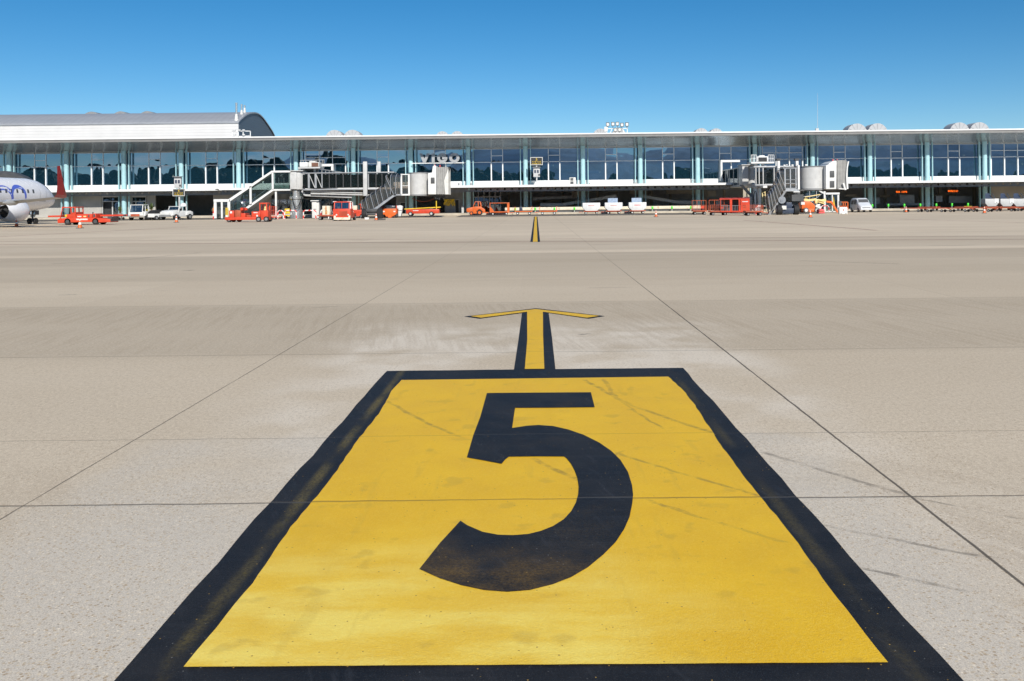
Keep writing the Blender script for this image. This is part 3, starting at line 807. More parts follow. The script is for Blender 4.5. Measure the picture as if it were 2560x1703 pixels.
# ground floor
YW = 135.3
def wall(px0, px1, mat, z1=3.95, name='ground_wall', y0=YW, y1=YW + .3, z0=Z0):
    a, b = GX(px0, y0), GX(px1, y0)
    return build(name, M().box(a, b, y0, y1, z0, z1), mat, T, world=True)
def door(px0, px1, py0, mat=None, name='door', y=YW):
    a, b = GX(px0, y), GX(px1, y)
    zt = A(px0, py0, y).z
    d = build(name, M().box(a + .07, b - .07, y - .05, y + .02, Z0 + .01, zt - .07), mat or MT['dark'], T, world=True)
    build('door_frame', M().box(a, a + .07, y - .1, y + .05, Z0, zt).box(b - .07, b, y - .1, y + .05, Z0, zt).box(a + .07, b - .07, y - .1, y + .05, zt - .07, zt), MT['lgrey'], d, world=True)
    return d
wall(-300, 254, MT['wallgrey'])
wall(301, 328, MT['wallgrey']); wall(367, 388, MT['wallgrey'])
for px0, px1 in ((256, 300), (329, 366)):
    a, b = GX(px0, YW), GX(px1, YW)
    zt, zm = A(px0, 492, YW).z, A(px0, 504, YW).z
    fr = M().box(a, a + .1, YW - .12, YW + .05, Z0, zt).box(b - .1, b, YW - .12, YW + .05, Z0, zt).box(a + .1, b - .1, YW - .1, YW + .05, zt - .1, zt).box(a + .1, b - .1, YW - .1, YW + .05, zm - .06, zm + .06)
    xm = a + (b - a) * (.58 if px0 < 300 else .3)
    fr.box(xm - .07, xm + .07, YW - .1, YW + .05, Z0, zm - .06)
    fr.box(a, b, YW - .1, YW + .3, zt, 3.95)
    g = build('entrance', fr, MT['lgrey'], T, world=True)
    build('pane', M().box(a + .1, b - .1, YW + .02, YW + .04, zm + .06, zt - .1).box(xm + .07, b - .1, YW + .02, YW + .04, Z0, zm - .06), MT['bglass'], g, world=True)
    build('opening', M().box(a + .1, xm - .07, YW + .3, YW + .4, Z0, zm - .06), MT['dark'], g, world=True)
wall(533, 678, MT['wallgrey']); wall(388, 533, MT['mgrey'], 3.95, 'garage_header', YW, YW + .3, 3.35)
wall(872, 907, MT['wallbeige']); wall(990, 1034, MT['mgrey']); wall(1112, 1163, MT['mgrey'])
wall(1034, 1112, MT['mgrey'], 3.95, 'opening_header', YW, YW + .3, 2.75)
door(1000, 1014, 506); door(1137, 1148, 499)
wall(690, 757, MT['mgrey'], 3.95, 'glazing_header', YW, YW + .3, 2.6)
for px0, px1, k in ((678, 757, 4), (757, 872, 5), (1182, 1252, 5)):
    a, b = GX(px0, YW), GX(px1, YW)
    fr = M()
    for j in range(k + 1):
        x = a + (b - a) * j / k
        fr.box(x - .06, x + .06, YW - .08, YW + .08, Z0, 3.95)
    for z in (2.6, 3.88):
        fr.box(a + .06, b - .06, YW - .09, YW + .06, z - .1, z + .05)
    g = build('ground_glazing', fr, MT['mgrey'], T, world=True)
    build('pane', M().box(a + .06, b - .06, YW + .02, YW + .04, Z0, 2.5), MT['bglass'], g, world=True)
wall(1163, 1182, MT['mgrey'])
wall(2478, 2700, MT['wallbeige']); wall(1858, 1874, MT['wallbeige'])
build('hall_wall', M().box(XL, XR, 148.0, 148.4, Z0, 3.95), MT['lgrey'], T, world=True)
m = M()
for i in range(8, 19):
    for dx, w_ in ((2.5, .4), (5.5, .3)):
        build('hall_pillar', M().box(colx(i) + dx, colx(i) + dx + w_, 143, 143.4, Z0, 3.95), MT['wallbeige'], T, world=True)
m = M()
for px0, px1, py0, py1, y in ((1430, 1452, 474, 494, 139), (1575, 1618, 473, 486, 139), (1666, 1722, 474, 485, 138.5), (1722, 1745, 474, 486, 138.5), (1768, 1790, 478, 492, 139), (1230, 1262, 500, 516, 141),
                              (1340, 1432, 500, 506, 143), (2115, 2142, 486, 492, 140), (2200, 2225, 488, 494, 141), (2330, 2390, 486, 497, 142), (2180, 2470, 479, 482, 137)):
    build('hall_panel', M().pbox(px0, px1, py0, py1, y, y + .3), MT['wallbeige'], T, world=True)
m = M()
for px0, px1, py0, py1, y in ((2250, 2286, 487, 508, 138), (2340, 2356, 490, 505, 138.5), (2372, 2430, 490, 508, 140), (2160, 2200, 494, 510, 140), (2215, 2330, 508, 514, 138), (1700, 1760, 500, 508, 139), (1790, 1830, 500, 515, 138)):
    build('hall_cabinet', M().pbox(px0, px1, py0, py1, y, y + .8), MT['grey'], T, world=True)
# letters VIGO standing on a rail over the entrance
LS = thing('letter_sign', 'large silver letters reading VIGO on a rail in front of the glass', 'sign', (GX(1098, 133.4), 133.4, 7.5))
yl = 133.35
def LPt(x, y): return A(x, y, yl)
def letter(parts_):
    m = M()
    for pts in parts_:
        q = [LPt(*p) for p in pts]
        m.prism([(a.x, a.z) for a in q], 'y', yl - .14, yl + .14)
    build('letter', m, MT['letter_grey'], LS, world=True, smooth=False)
zt, zb = 384.0, 406.8
letter([[(1048.5, zt), (1055.5, zt), (1061.2, 397), (1066.8, zt), (1074, zt), (1064.6, zb), (1057.8, zb)]])
letter([[(1079.5, zt), (1086.8, zt), (1086.8, zb), (1079.5, zb)]])
def arcpoly(cx, cy, ro, ri, a0, a1, n=22, sy=1.0):
    o = [(cx + ro * math.cos(a0 + (a1 - a0) * i / n), cy - ro * sy * math.sin(a0 + (a1 - a0) * i / n)) for i in range(n + 1)]
    q = [(cx + ri * math.cos(a0 + (a1 - a0) * i / n), cy - ri * sy * math.sin(a0 + (a1 - a0) * i / n)) for i in range(n + 1)]
    return [[o[i], o[i + 1], q[i + 1], q[i]] for i in range(n)]
letter(arcpoly(1105.8, 395.2, 12.6, 6.0, math.radians(38), math.radians(342), 20, .95) + [[(1105.5, 393), (1118.4, 393), (1118.4, 398.6), (1105.5, 398.6)]])
letter(arcpoly(1136, 394.9, 12.8, 5.6, 0, 2 * math.pi, 26, .95))
m = M()
p, q = A(1029, 408.6, yl), A(1160, 407.2, yl)
m.bar(p, q, .12, .10)
for px in (1032, 1062, 1083, 1106, 1136, 1158):
    p = A(px, 408.2, yl); m.bar(p, (p.x, D, p.z), .05)
build('rail', m, MT['roofwhite'], LS, world=True)

# skylights: half round hoods in pairs on the roof
YS = 137.0
def skylight(px0, px1, label):
    x0, x1 = GX(px0, YS), GX(px1, YS)
    cx, r = (x0 + x1) / 2, (x1 - x0) / 2
    t = thing('skylight', label, 'skylight', (cx, YS, 11.34), 0, 'half round skylights along the roof')
    n = 16
    arc = [(cx + r * math.cos(math.pi * i / n), 11.34 + .12 + r * math.sin(math.pi * i / n)) for i in range(n + 1)]
    build('hood', M().prism([(cx + r, 11.34)] + arc + [(cx - r, 11.34)], 'y', YS, YS + 2.6), MT['domegrey'], t, world=True)
    m = M()
    for k in range(1, 6):
        a = math.pi * k / 6
        m.bar((cx + r * .25 * math.cos(a), YS - .02, 11.46 + r * .25 * math.sin(a)), (cx + r * .97 * math.cos(a), YS - .02, 11.46 + r * .97 * math.sin(a)), .035)
    build('rib', m, MT['mgrey'], t, world=True)
for k, (a, b, c, d, w) in enumerate(((815, 860, 860, 905, 'left of the letter sign, above the left boarding bridge'), (1091, 1124, 1128, 1161, 'straight above the letter sign'),
                                     (1484, 1522, 1530, 1568, 'behind the floodlight cluster'), (1738, 1773, 1776, 1809, 'above the walkway of the right boarding bridge'),
                                     (2120, 2170, 2171, 2221, 'right of the thin mast'), (2376, 2426, 2426, 2476, 'nearest the right end of the roof'))):
    skylight(a, b, 'left hood of the skylight pair ' + w)
    skylight(c, d, 'right hood of the skylight pair ' + w)

# barrel-roofed hall behind the left end
YH = 150.0
xg = A(594.5, 300, YH).x
prof = []
for zx, zy in ((1070, 276), (1090, 252), (1110, 234), (1135, 212), (1160, 195), (1185, 184), (1210, 178), (1240, 176), (1262, 179), (1285, 188), (1310, 205), (1335, 231), (1358, 260), (1380, 292), (1405, 328), (1425, 358), (1445, 392), (1460, 425), (1470, 446)):
    px, py = 350 + zx / 4.355, 240 + zy / 4.355
    u, v = UV(px, py)
    Y = xg * F / u
    prof.append((Y, HC - v * Y / F))
yf, zf = prof[0]
yb, zb2 = prof[-1]
H2 = thing('barrel_roof_hall', 'tall white clad hall with grey barrel vault roof behind the left end of the terminal', 'building', (xg - 25, yf, 0))
xl = -135
build('front_wall', M().box(xl, xg, yf, yf + .3, 0, zf - .05), MT['cladding'], H2, world=True)
build('gable_wall', M().prism([(yf + .31, 0)] + [(yf + .31, zf - .04)] + [(y, z - .04) for y, z in prof[1:]] + [(yb, 0)], 'x', xg - .4, xg - .05), MT['dcladding'], H2, world=True, smooth=False)
m = M()
for (y0, z0), (y1, z1) in zip(prof, prof[1:]):
    m.quad((xl, y0, z0), (xg + .12, y0, z0), (xg + .12, y1, z1), (xl, y1, z1))
    m.quad((xg + .12, y0, z0), (xg + .12, y1, z1), (xg + .12, y1, z1 - .22), (xg + .12, y0, z0 - .22))
m.quad((xl, yf - .15, zf - .14), (xg + .12, yf - .15, zf - .14), (xg + .12, yf, zf), (xl, yf, zf))
rf = build('roof', m, MT['barrelroof'], H2, world=True)
build('gutter', M().box(xl, xg + .1, yf - .18, yf - .02, zf - .3, zf - .12), MT['alu'], H2, world=True)
apex = max(prof, key=lambda p: p[1])
for px0, px1 in ((222, 257), (295, 328), (361, 394)):
    a, b = A(px0, 285, apex[0]).x, A(px1, 285, apex[0]).x
    n = 10
    build('roof_vent', M().prism([(a + (b - a) * i / n, apex[1] - .15 + .42 * math.sin(math.pi * i / n)) for i in range(n + 1)], 'y', apex[0] - 1.6, apex[0] + 1.2), MT['mgrey'], H2, world=True)
def chimney(px, pyb, pyt, y, r, label):
    b, t = A(px, pyb, y), A(px, pyt, y)
    ch = thing('flue_chimney', label, 'chimney', b, 0, 'steel flues on the barrel roof')
    build('pipe', M().cyl(b, t, r, n=12).cyl(t, (t.x, t.y, t.z + .22), r * 1.12, n=12), MT['silver'], ch, world=True)
    build('flashing', M().cyl((b.x, b.y, b.z - .4), (b.x, b.y, b.z + .9), r * 2.2, r * 1.2, n=12), MT['offwhite'], ch, world=True)
chimney(591, 299, 260.5, 150.8, .16, 'tallest steel flue, at the front edge of the barrel roof')
chimney(604, 289, 264, 154.5, .14, 'middle steel flue on the barrel roof')
chimney(611.5, 283, 266.5, 157, .13, 'shortest steel flue, nearest the crest of the barrel roof')
# floodlight gantry on the roof by the gable
fg = thing('light_gantry', 'white tubular gantry with small floodlights beside the dark gable', 'floodlight gantry', A(601, 345, 139))
yy = 139.0
m = M()
for a, b in (((580, 328), (626, 328)), ((580, 342), (626, 340)), ((626, 328), (626, 345)), ((596, 328), (596, 346)), ((581, 326), (581, 346)), ((608, 328), (608, 346))):
    m.bar(A(*a, yy), A(*b, yy), .11)
build('frame', m, MT['white'], fg, world=True)
for px, py in ((585.5, 325.5), (608.5, 325.5), (585.5, 337), (608.5, 337), (598, 325.5)):
    build('floodlight', M().pbox(px - 3, px + 3, py - 2, py + 1.8, yy - .3, yy - .05), MT['lgrey'], fg, world=True, bevel=.03)
fl = thing('floodlight_cluster', 'cluster of seven square floodlights on a white frame on the terminal roof', 'floodlights', A(1540, 336, 134))
yy = 134.0
m = M()
for a, b in (((1516, 322), (1570, 321)), ((1516, 336), (1570, 334)), ((1517, 316), (1517, 338)), ((1568, 312), (1568, 336)), ((1542, 318), (1542, 338)), ((1530, 322), (1524, 337)), ((1556, 321), (1562, 336))):
    m.bar(A(*a, yy), A(*b, yy), .10)
build('frame', m, MT['white'], fl, world=True)
build('control_box', M().pbox(1511, 1519, 317, 329, yy - .2, yy + .3), MT['white'], fl, world=True, bevel=.03)
for px, py in ((1519, 311.5), (1532, 310.5), (1543, 310), (1554.5, 312.5), (1567, 311.5), (1538, 325), (1548.5, 324.5)):
    a = A(px, py, yy)
    h = build('floodlight', M().box(a.x - .24, a.x + .24, yy - .30, yy - .10, a.z - .28, a.z + .28).bar((a.x, yy - .05, a.z - .2), (a.x, yy, a.z - .65), .07), MT['dgrey'], fl, world=True)
    build('lens', M().box(a.x - .17, a.x + .17, yy - .33, yy - .305, a.z - .21, a.z + .18), MT['offwhite'], h, world=True)
mast = thing('radio_mast', 'thin white whip antenna rising from the terminal roof', 'antenna', A(2044, 328, 139))
build('pole', M().cyl(A(2044, 330, 139), A(2044, 233, 139), .03, .012, n=8), MT['lgrey'], mast, world=True)
build('base_bracket', M().pbox(2040, 2047, 321, 329, 138.8, 139.2), MT['lgrey'], mast, world=True)

# ------------------------------------------------------------------ boarding bridge on the left
def hoopcover(parent, feet, tops, y0, y1, mat_frame, mat_cover):
    # bent-tube hoops with smoked sheets between: feet/tops are photo points on the near side
    P = []
    for f_, t_ in zip(feet, tops):
        a, b = A(f_[0], f_[1], y0), A(t_[0], t_[1], y0)
        s = a.lerp(b, .86)
        d = (b - a).normalized()
        pts = [a, s, Vector((b.x + .05, y0 + .12, b.z - .04)), Vector((b.x + .10, y0 + .45, b.z + .12)), Vector((b.x + .10, y1 - .45, b.z + .12)), Vector((b.x + .05, y1 - .12, b.z - .04)), Vector((s.x, y1, s.z)), Vector((a.x, y1, a.z))]
        P.append(pts)
        build('hoop', M().path(pts, .045, 6), mat_frame, parent, world=True)
    m = M()
    for p, q in zip(P, P[1:]):
        for j in range(len(p) - 1):
            m.quad(p[j], q[j], q[j + 1], p[j + 1])
    build('cover', m, mat_cover, parent, world=True)
Y1 = 113.0
B1 = thing('boarding_bridge', 'left boarding bridge with long glazed tunnel ending in white round cab below the letter sign', 'boarding bridge', A(741, 545, 116))
cx = A(741, 500, 116).x
m = M().lathe([(.80, 0), (.80, 1.02), (.68, 1.04), (.68, 2.35), (.86, 2.45), (.86, 2.75), (.45, 2.8), (.45, 3.5)], cx, 116)
build('pedestal', m, MT['silver'], B1, world=True)
build('rotunda', M().cyl((A(748, 450, 116).x, 116, A(748, 474, 116).z), (A(748, 450, 116).x, 116, A(748, 427, 116).z), .72, n=24).pbox(722, 741, 428, 473, 115.2, 116.8).pbox(720, 757, 425.5, 428, 115, 117), MT['lgrey'], B1, world=True, bevel=.02)
hs = []
for k, (a, b, s) in enumerate((((731, 494), (755, 489), 28), ((733, 506), (752, 500), 22), ((729, 488), (758, 478), 42))):
    p, q = A(*a, 115), A(*b, 115)
    pts = [p + (q - p) * t - Vector((0, .3 * math.sin(math.pi * t), 4 * (s * .045) * t * (1 - t))) for t in [i / 10 for i in range(11)]]
    build('hose', M().path(pts, .035, 5), MT['black'], B1, world=True)
# walkway to the terminal
xw0, xw1 = A(746, 440, 117).x, A(795, 440, 117).x
zt_, zb_ = A(770, 421, 117).z, A(770, 470, 117).z
wk = build('walkway', M().box(xw0, xw1, 117, D - .2, zt_ - .12, zt_).box(xw0, xw1, 117, D - .2, zb_, zb_ + .15), MT['lgrey'], B1, world=True)
m = M()
for k in range(9):
    y = 117.2 + k * 2.1
    for x in (xw0 + .05, xw1 - .05):
        m.box(x - .05, x + .05, y - .06, y + .06, zb_ + .15, zt_ - .12)
build('post', m, MT['lgrey'], wk, world=True)
build('pane', M().box(xw1 - .06, xw1 - .04, 117.2, D - .3, zb_ + .15, zt_ - .12).box(xw0 + .04, xw0 + .06, 117.2, D - .3, zb_ + .15, zt_ - .12), MT['bglass'], wk, world=True)
build('portal', M().pbox(797, 833, 410, 416, D - .9, D - .2).pbox(828, 833, 416, 432, D - .9, D - .2), MT['white'], B1, world=True)
# air handling gear on the roof
pf = build('roof_platform', M().pbox(745, 800, 417.5, 421.5, 115, 117.2).pbox(755, 760, 421.5, 428, 115.8, 116.3).pbox(784, 788, 421.5, 430, 115.8, 116.3), MT['lgrey'], B1, world=True)
a1 = build('air_conditioner', M().pbox(749, 769, 405.5, 417.3, 115.2, 116.8), MT['white'], B1, world=True, bevel=.04)
a2 = build('air_conditioner', M().pbox(771, 797, 405.5, 417.3, 115.2, 116.8).pbox(773, 788, 402.5, 405.5, 115.3, 116.4), MT['offwhite'], B1, world=True, bevel=.04)
build('grille', M().pbox(779, 795.5, 406.8, 416.6, 115.14, 115.19), paint('brown_grille', (.16, .07, .04), .6), a2, world=True)
m = M()
for px in (752, 758, 765, 778, 790, 799, 806, 810):
    m.bar(A(px, 419, 116.9), A(px, 401, 116.9), .04)
m.bar(A(750, 401, 116.9), A(811, 400, 116.9), .04)
build('railing', m, MT['lgrey'], B1, world=True)
# tunnel
tn = build('tunnel', M().pbox(756, 985, 429.5, 434.5, Y1, Y1 + 2.1).pbox(756, 985, 470.5, 476.5, Y1, Y1 + 2.1), MT['grey'], B1, world=True, bevel=.03)
for px in (772, 789, 805, 823, 840, 858, 877, 895, 921, 940, 955):
    w = 2.2 if px in (772, 789) else 1.0 if px in (805, 921) else .55
    build('tunnel_post', M().pbox(px - w, px + w, 434.5, 470.5, Y1, Y1 + .06), MT['grey'] if w > .6 else MT['dgrey'], tn, world=True)
    build('tunnel_post', M().pbox(px - .6, px + .6, 434.5, 470.5, Y1 + 2.05, Y1 + 2.1), MT['mgrey'], tn, world=True)
m = M()
for a, b in (((773, 436), (787, 469)), ((790, 436), (804, 469))):
    m.bar(A(*a, Y1 + .05), A(*b, Y1 + .05), .07)
    m.bar(A(a[0], b[1], Y1 + 2.0), A(b[0], a[1], Y1 + 2.0), .05)
build('brace', m, MT['lgrey'], tn, world=True)
for y in (Y1 + .07, Y1 + 2.0):
    build('pane', M().pbox(757, 984, 434.6, 470.4, y, y + .02), MT['bglass'], tn, world=True)
build('tunnel_floor', M().pbox(757, 984, 466, 470.4, Y1 + .12, Y1 + 1.95), MT['dgrey'], tn, world=True)
build('cable_tray', M().path([A(777, 479, 113.4), A(908, 483, 113.4)], .07).path([A(777, 484, 113.4), A(925, 488, 113.4)], .09).path([A(755, 477, 113.8), A(762, 488, 113.8), A(775, 489, 113.8), A(880, 493, 113.8)], .14), MT['lgrey'], B1, world=True)
for px0, px1, y0, y1, yy in ((908, 917, 404, 490, 112.4), (943, 951, 404, 431, 115.3)):
    build('lift_column', M().pbox(px0, px1, y0, y1, yy, yy + .5), MT['lgrey'], B1, world=True, bevel=.03)
build('lift_column', M().pbox(943, 950, 476, 522, 110.6, 111.1).pbox(916, 922, 488, 522, 110.6, 111.1), MT['mgrey'], B1, world=True)
bo = build('bogie', M().pbox(914, 944, 522, 530, 108.4, 109.4).pbox(916, 942, 530, 539, 108.6, 109.2), MT['dgrey'], B1, world=True, bevel=.04)
for px in (910, 949):
    c = A(px, 536, 108.4)
    build('wheel', M().cyl((c.x - .27, 108.7, .58), (c.x + .27, 108.7, .58), .58, n=20), MT['black'], bo, world=True, bevel=.07)
    build('rim', M().cyl((c.x - .285, 108.7, .58), (c.x + .285, 108.7, .58), .28, n=16), MT['mgrey'], bo, world=True)
# service stair with smoked hoop cover
st = build('stair', M().pp([(904, 544), (908, 540), (984, 486), (990, 486), (990, 491), (986, 491), (910, 547)], 109.4, 109.5).pp([(904, 544), (908, 540), (984, 486), (990, 486), (990, 491), (986, 491), (910, 547)], 110.5, 110.6).pbox(901, 914, 544, 548.5, 109.4, 110.6).pbox(984, 1003, 485, 489, 109.4, 111), MT['galv'], B1, world=True)
m = M()
for k in range(13):
    t = (k + .5) / 13
    p = A(908 + 76 * t, 541.5 - 53 * t, 109.5)
    m.box(p.x - .14, p.x + .14, 109.5, 110.5, p.z - .02, p.z + .02)
build('tread', m, MT['mgrey'], st, world=True)
hoopcover(B1, [(911, 538), (922, 530.5), (934.5, 521.5), (946.5, 513), (958, 504.5), (970.5, 495.5), (984, 486.5)], [(901.5, 504), (913, 494), (925, 485), (937, 476.5), (949, 468), (961, 460), (963, 440)], 109.4, 110.6, MT['galv'], MT['cover'])
hoopcover(B1, [(976, 486), (989, 486), (1001, 486)], [(976, 437), (989.5, 437), (1001, 437)], 109.4, 110.9, MT['galv'], MT['cover'])
dr = build('door', M().pbox(1002, 1005, 435, 489, 109.6, 109.9).pbox(1020.5, 1024, 435, 489, 109.6, 109.9).pbox(1005, 1020.5, 435, 437.5, 109.6, 109.9).pbox(1005, 1020.5, 485, 489, 109.6, 109.9).pbox(1005, 1020.5, 464, 465.3, 109.6, 109.7), MT['white'], B1, world=True)
build('pane', M().pbox(1005, 1020.5, 437.5, 485, 109.75, 109.8), MT['cover'], dr, world=True)
c = A(1047, 460, 111.2)
zt_, zb_ = A(1047, 433, 110).z, A(1047, 486, 110).z
build('cab_drum', M().cyl((c.x, 111.2, zb_), (c.x, 111.2, zt_), 1.16, n=36), MT['lgrey'], B1, world=True)
build('drum_roof', M().cyl((c.x, 111.2, zt_ + .004), (c.x, 111.2, zt_ + .1), 1.22, n=36).cyl((c.x, 111.2, zb_ - .16), (c.x, 111.2, zb_ - .004), 1.2, n=36), MT['mgrey'], B1, world=True)
cb = build('cab', M().pp([(1070, 433), (1080, 431.5), (1082, 416), (1088, 414), (1090.5, 419), (1090.5, 486), (1070, 486)], 109.3, 112.4), MT['white'], B1, world=True, bevel=.03)
build('cab_window', M().pbox(1077, 1086.5, 444, 459, 109.24, 109.28), MT['dgrey'], cb, world=True, bevel=.02)
for px in (1088, 1100):
    p = A(px, 414.5, 110.5)
    build('warning_lamp', M().cyl((p.x, 110.5, p.z - .15), (p.x, 110.5, p.z + .1), .07, n=8), MT['pink'], cb, world=True)
rings = []
for k in range(13):
    px = 1091 + 28.5 * k / 12
    e = 1.2 if k % 2 else -.6
    py0, py1 = 418 + .5 * k / 12 - e, 486 - e * .4
    a, b = A(px, py0, 109.2), A(px, py1, 109.2)
    rings.append([(a.x, 109.2 - e * .04, b.z), (a.x, 112.6, b.z), (a.x, 112.6, a.z), (a.x, 109.2 - e * .04, a.z)])
build('bellows', M().loft(rings, cap=False), MT['fabric'], B1, world=True, smooth=False)
build('bellows_end', M().pp([(1110, 452), (1121, 421), (1121, 486), (1113, 486)], 109.05, 109.12), MT['offwhite'], B1, world=True)
m = M()
m.pbox(1078, 1112, 486, 490, 109.8, 111.5).pbox(1088, 1098, 490, 498, 110, 110.6)
for k in range(5):
    a = A(1086 + k * 5, 488, 109.9)
    m.path([a, a + Vector((.1, 0, -.35 - .1 * (k % 3))), a + Vector((.28, 0, -.1))], .03, 5)
build('underframe', m, MT['dgrey'], B1, world=True)

# ------------------------------------------------------------------ boarding bridge on the right
B2 = thing('boarding_bridge', 'right boarding bridge with walkway from the glass wall and clear hooped stairs', 'boarding bridge', A(1890, 540, 117))
xw0, xw1 = A(1806.5, 440, D).x, A(1850, 440, D).x
wk = build('walkway', M().box(xw0, xw1, 119.5, D - .2, 6.0, 6.14).box(xw0, xw1, 119.5, D - .2, 3.52, 3.75), MT['lgrey'], B2, world=True)
m = M()
for k in range(6):
    y = 119.7 + k * 2.7
    m.box(xw0 + .02, xw0 + .16, y - .09, y + .09, 3.75, 6.0)
    m.box(xw1 - .16, xw1 - .02, y - .09, y + .09, 3.75, 6.0)
build('post', m, MT['lgrey'], wk, world=True)
build('pane', M().box(xw0 + .07, xw0 + .09, 119.8, D - .3, 3.75, 6.0).box(xw1 - .09, xw1 - .07, 119.8, D - .3, 3.75, 6.0), MT['bglass'], wk, world=True)
build('guard_panel', M().box(xw1 - .3, xw1 - .2, 120, D - .4, 3.76, 4.3), MT['white'], wk, world=True)
build('portal', M().pbox(1802, 1850, 400, 405.5, D - 1.0, D - .2).pbox(1802, 1806, 405.5, 452, D - 1.0, D - .2), MT['white'], B2, world=True)
build('rotunda', M().pbox(1856, 1871, 414, 462.5, 117.2, 119.4).cyl((A(1879, 450, 118).x, 118, A(1879, 470, 118).z), (A(1879, 450, 118).x, 118, A(1879, 413, 118).z), .55, n=20).pbox(1854, 1890, 411, 413.5, 117, 119.5), MT['lgrey'], B2, world=True, bevel=.02)
cx = A(1893, 500, 117).x
build('pedestal', M().lathe([(.52, 0), (.52, 3.2), (.75, 3.3), (.75, 3.7)], cx, 117).pbox(1863, 1880, 492, 531, 117.5, 118), MT['galv'], B2, world=True)
build('strut', M().bar(A(1852, 462, 118), A(1884, 495, 118), .32).bar(A(1884, 470, 118), A(1884, 500, 118), .5), MT['mgrey'], B2, world=True)
for r in (10, 7):
    a = A(1888, 478, 116); p = [a + Vector((.05 * r * math.sin(t) * .5, 0, -.17 * r * (1 - math.cos(t)) * .8)) for t in [i * math.pi * 2 / 12 for i in range(13)]]
    build('hose', M().path(p, .035, 5), MT['black'], B2, world=True)
pf = build('roof_platform', M().pbox(1878, 1936, 404.5, 409, 114.5, 116.5).pbox(1890, 1894, 409, 417, 115, 115.4).pbox(1906, 1911, 409, 417, 115, 115.4), MT['white'], B2, world=True)
a2 = build('air_conditioner', M().pbox(1893, 1921, 391, 404.3, 114.6, 116).pbox(1898, 1912, 388.5, 391, 114.8, 115.8), MT['white'], B2, world=True, bevel=.04)
build('grille', M().pbox(1896.5, 1917.5, 393.5, 403.5, 114.53, 114.58), MT['dark'], a2, world=True)
for x0, x1 in ((1878, 1891), (1920.5, 1935)):
    m = M()
    for k in range(4):
        px = x0 + (x1 - x0) * k / 3
        m.bar(A(px, 405, 114.6), A(px, 387.5, 114.6), .055)
    m.bar(A(x0, 387.5, 114.6), A(x1, 387.5, 114.6), .055).bar(A(x0, 396, 114.6), A(x1, 396, 114.6), .045)
    build('railing', m, MT['white'], B2, world=True)
Y2 = 112.5
tn = build('tunnel', M().pbox(1884, 2000, 414.5, 419.5, Y2, Y2 + 2.1).pbox(1888, 2000, 460, 465, Y2, Y2 + 2.1), MT['grey'], B2, world=True, bevel=.03)
for px in (1890, 1898, 1908, 1935.5, 1940.5, 1960):
    for y in (Y2, Y2 + 2.04):
        build('tunnel_post', M().pbox(px - .9, px + .9, 419.5, 460, y, y + .06), MT['lgrey'], tn, world=True)
for y in (Y2 + .07, Y2 + 1.98):
    build('pane', M().pbox(1888, 1999, 419.6, 459.9, y, y + .02), MT['bglass'], tn, world=True)
build('guard_panel', M().pbox(1904, 1945, 447, 459.8, Y2 + .14, Y2 + .2).pbox(1887, 1892, 447, 459, Y2 + .14, Y2 + .2).pbox(1895, 1899, 447, 459, Y2 + .14, Y2 + .2), MT['white'], tn, world=True)
for px0, px1, y1 in ((1944, 1950, 432), (1990, 1996.5, 416)):
    lc = build('lift_column', M().pbox(px0, px1, 401.5, y1, Y2 - .5, Y2), MT['white'], B2, world=True, bevel=.03)
    build('column_cap', M().pbox(px0 - 2, px1 + 1.5, 396.5, 401.3, Y2 - .6, Y2 + .1), MT['dgrey'], lc, world=True)
build('roof_light', M().pbox(1959, 1964, 412, 415.5, 111, 111.3).pbox(1966, 1969, 411, 414, 111, 111.3).pbox(1979, 1984, 411.5, 415, 111, 111.3).pbox(2013, 2019, 411, 414.5, 106, 106.3), MT['white'], B2, world=True, bevel=.03)
# landing, door and stair under clear hoops
dr = build('landing', M().pbox(1964, 1998, 472, 478.5, 105.0, 107.5).pbox(1961.5, 1964, 420, 472, 105.0, 105.1).pbox(1975, 1977, 423, 470, 105.0, 105.1).pbox(1989, 1991, 421, 471, 105.0, 105.1).pbox(1964, 1989, 470, 472, 105.0, 105.1).pbox(1964, 1994, 449, 450.3, 105.0, 105.08).pbox(1964, 1994, 458, 459.3, 105.0, 105.08).pbox(1958, 1996, 419.5, 421.5, 105.0, 107.5), MT['galv'], B2, world=True)
build('pane', M().pbox(1964, 1989, 421.5, 470, 105.12, 105.14), MT['cover'], dr, world=True)
build('drum_post', M().pbox(1995, 1999, 413, 474, 104.9, 105.3), MT['white'], B2, world=True)
st = build('stair', M().pp([(1918, 541), (1926, 541), (1966, 479), (1961, 473), (1956, 476)], 104.2, 104.3).pp([(1918, 541), (1926, 541), (1966, 479), (1961, 473), (1956, 476)], 105.7, 105.8), MT['mgrey'], B2, world=True)
m = M()
for k in range(14):
    t = (k + .5) / 14
    p = A(1922 + 40 * t, 540 - 62 * t, 104.5)
    m.box(p.x - .15, p.x + .15, 104.3, 105.7, p.z - .02, p.z + .02)
build('tread', m, MT['galv'], st, world=True)
hoopcover(B2, [(1927, 530), (1933, 521), (1940, 511), (1946, 501), (1953, 491), (1959, 481), (1964, 472)], [(1921, 490), (1926, 482), (1931, 474), (1936, 466), (1940, 458), (1944.5, 447), (1948, 432)], 104.2, 105.8, MT['galv'], MT['cover'])
hoopcover(B2, [(1952, 476), (1963, 474), (1974, 472)], [(1949, 428), (1959, 424), (1973, 423.5)], 105.2, 107, MT['galv'], MT['cover'])
build('stair_wheel', M().cyl(A(1955, 500, 103.9), A(1955, 500, 104.1), .42, n=18).cyl(A(1955, 500, 103.85), A(1955, 500, 103.95), .2, n=12), MT['galv'], B2, world=True)
c = A(2031, 450, 106.4)
zt_, zb_ = A(2031, 417, 105).z, A(2031, 471, 105).z
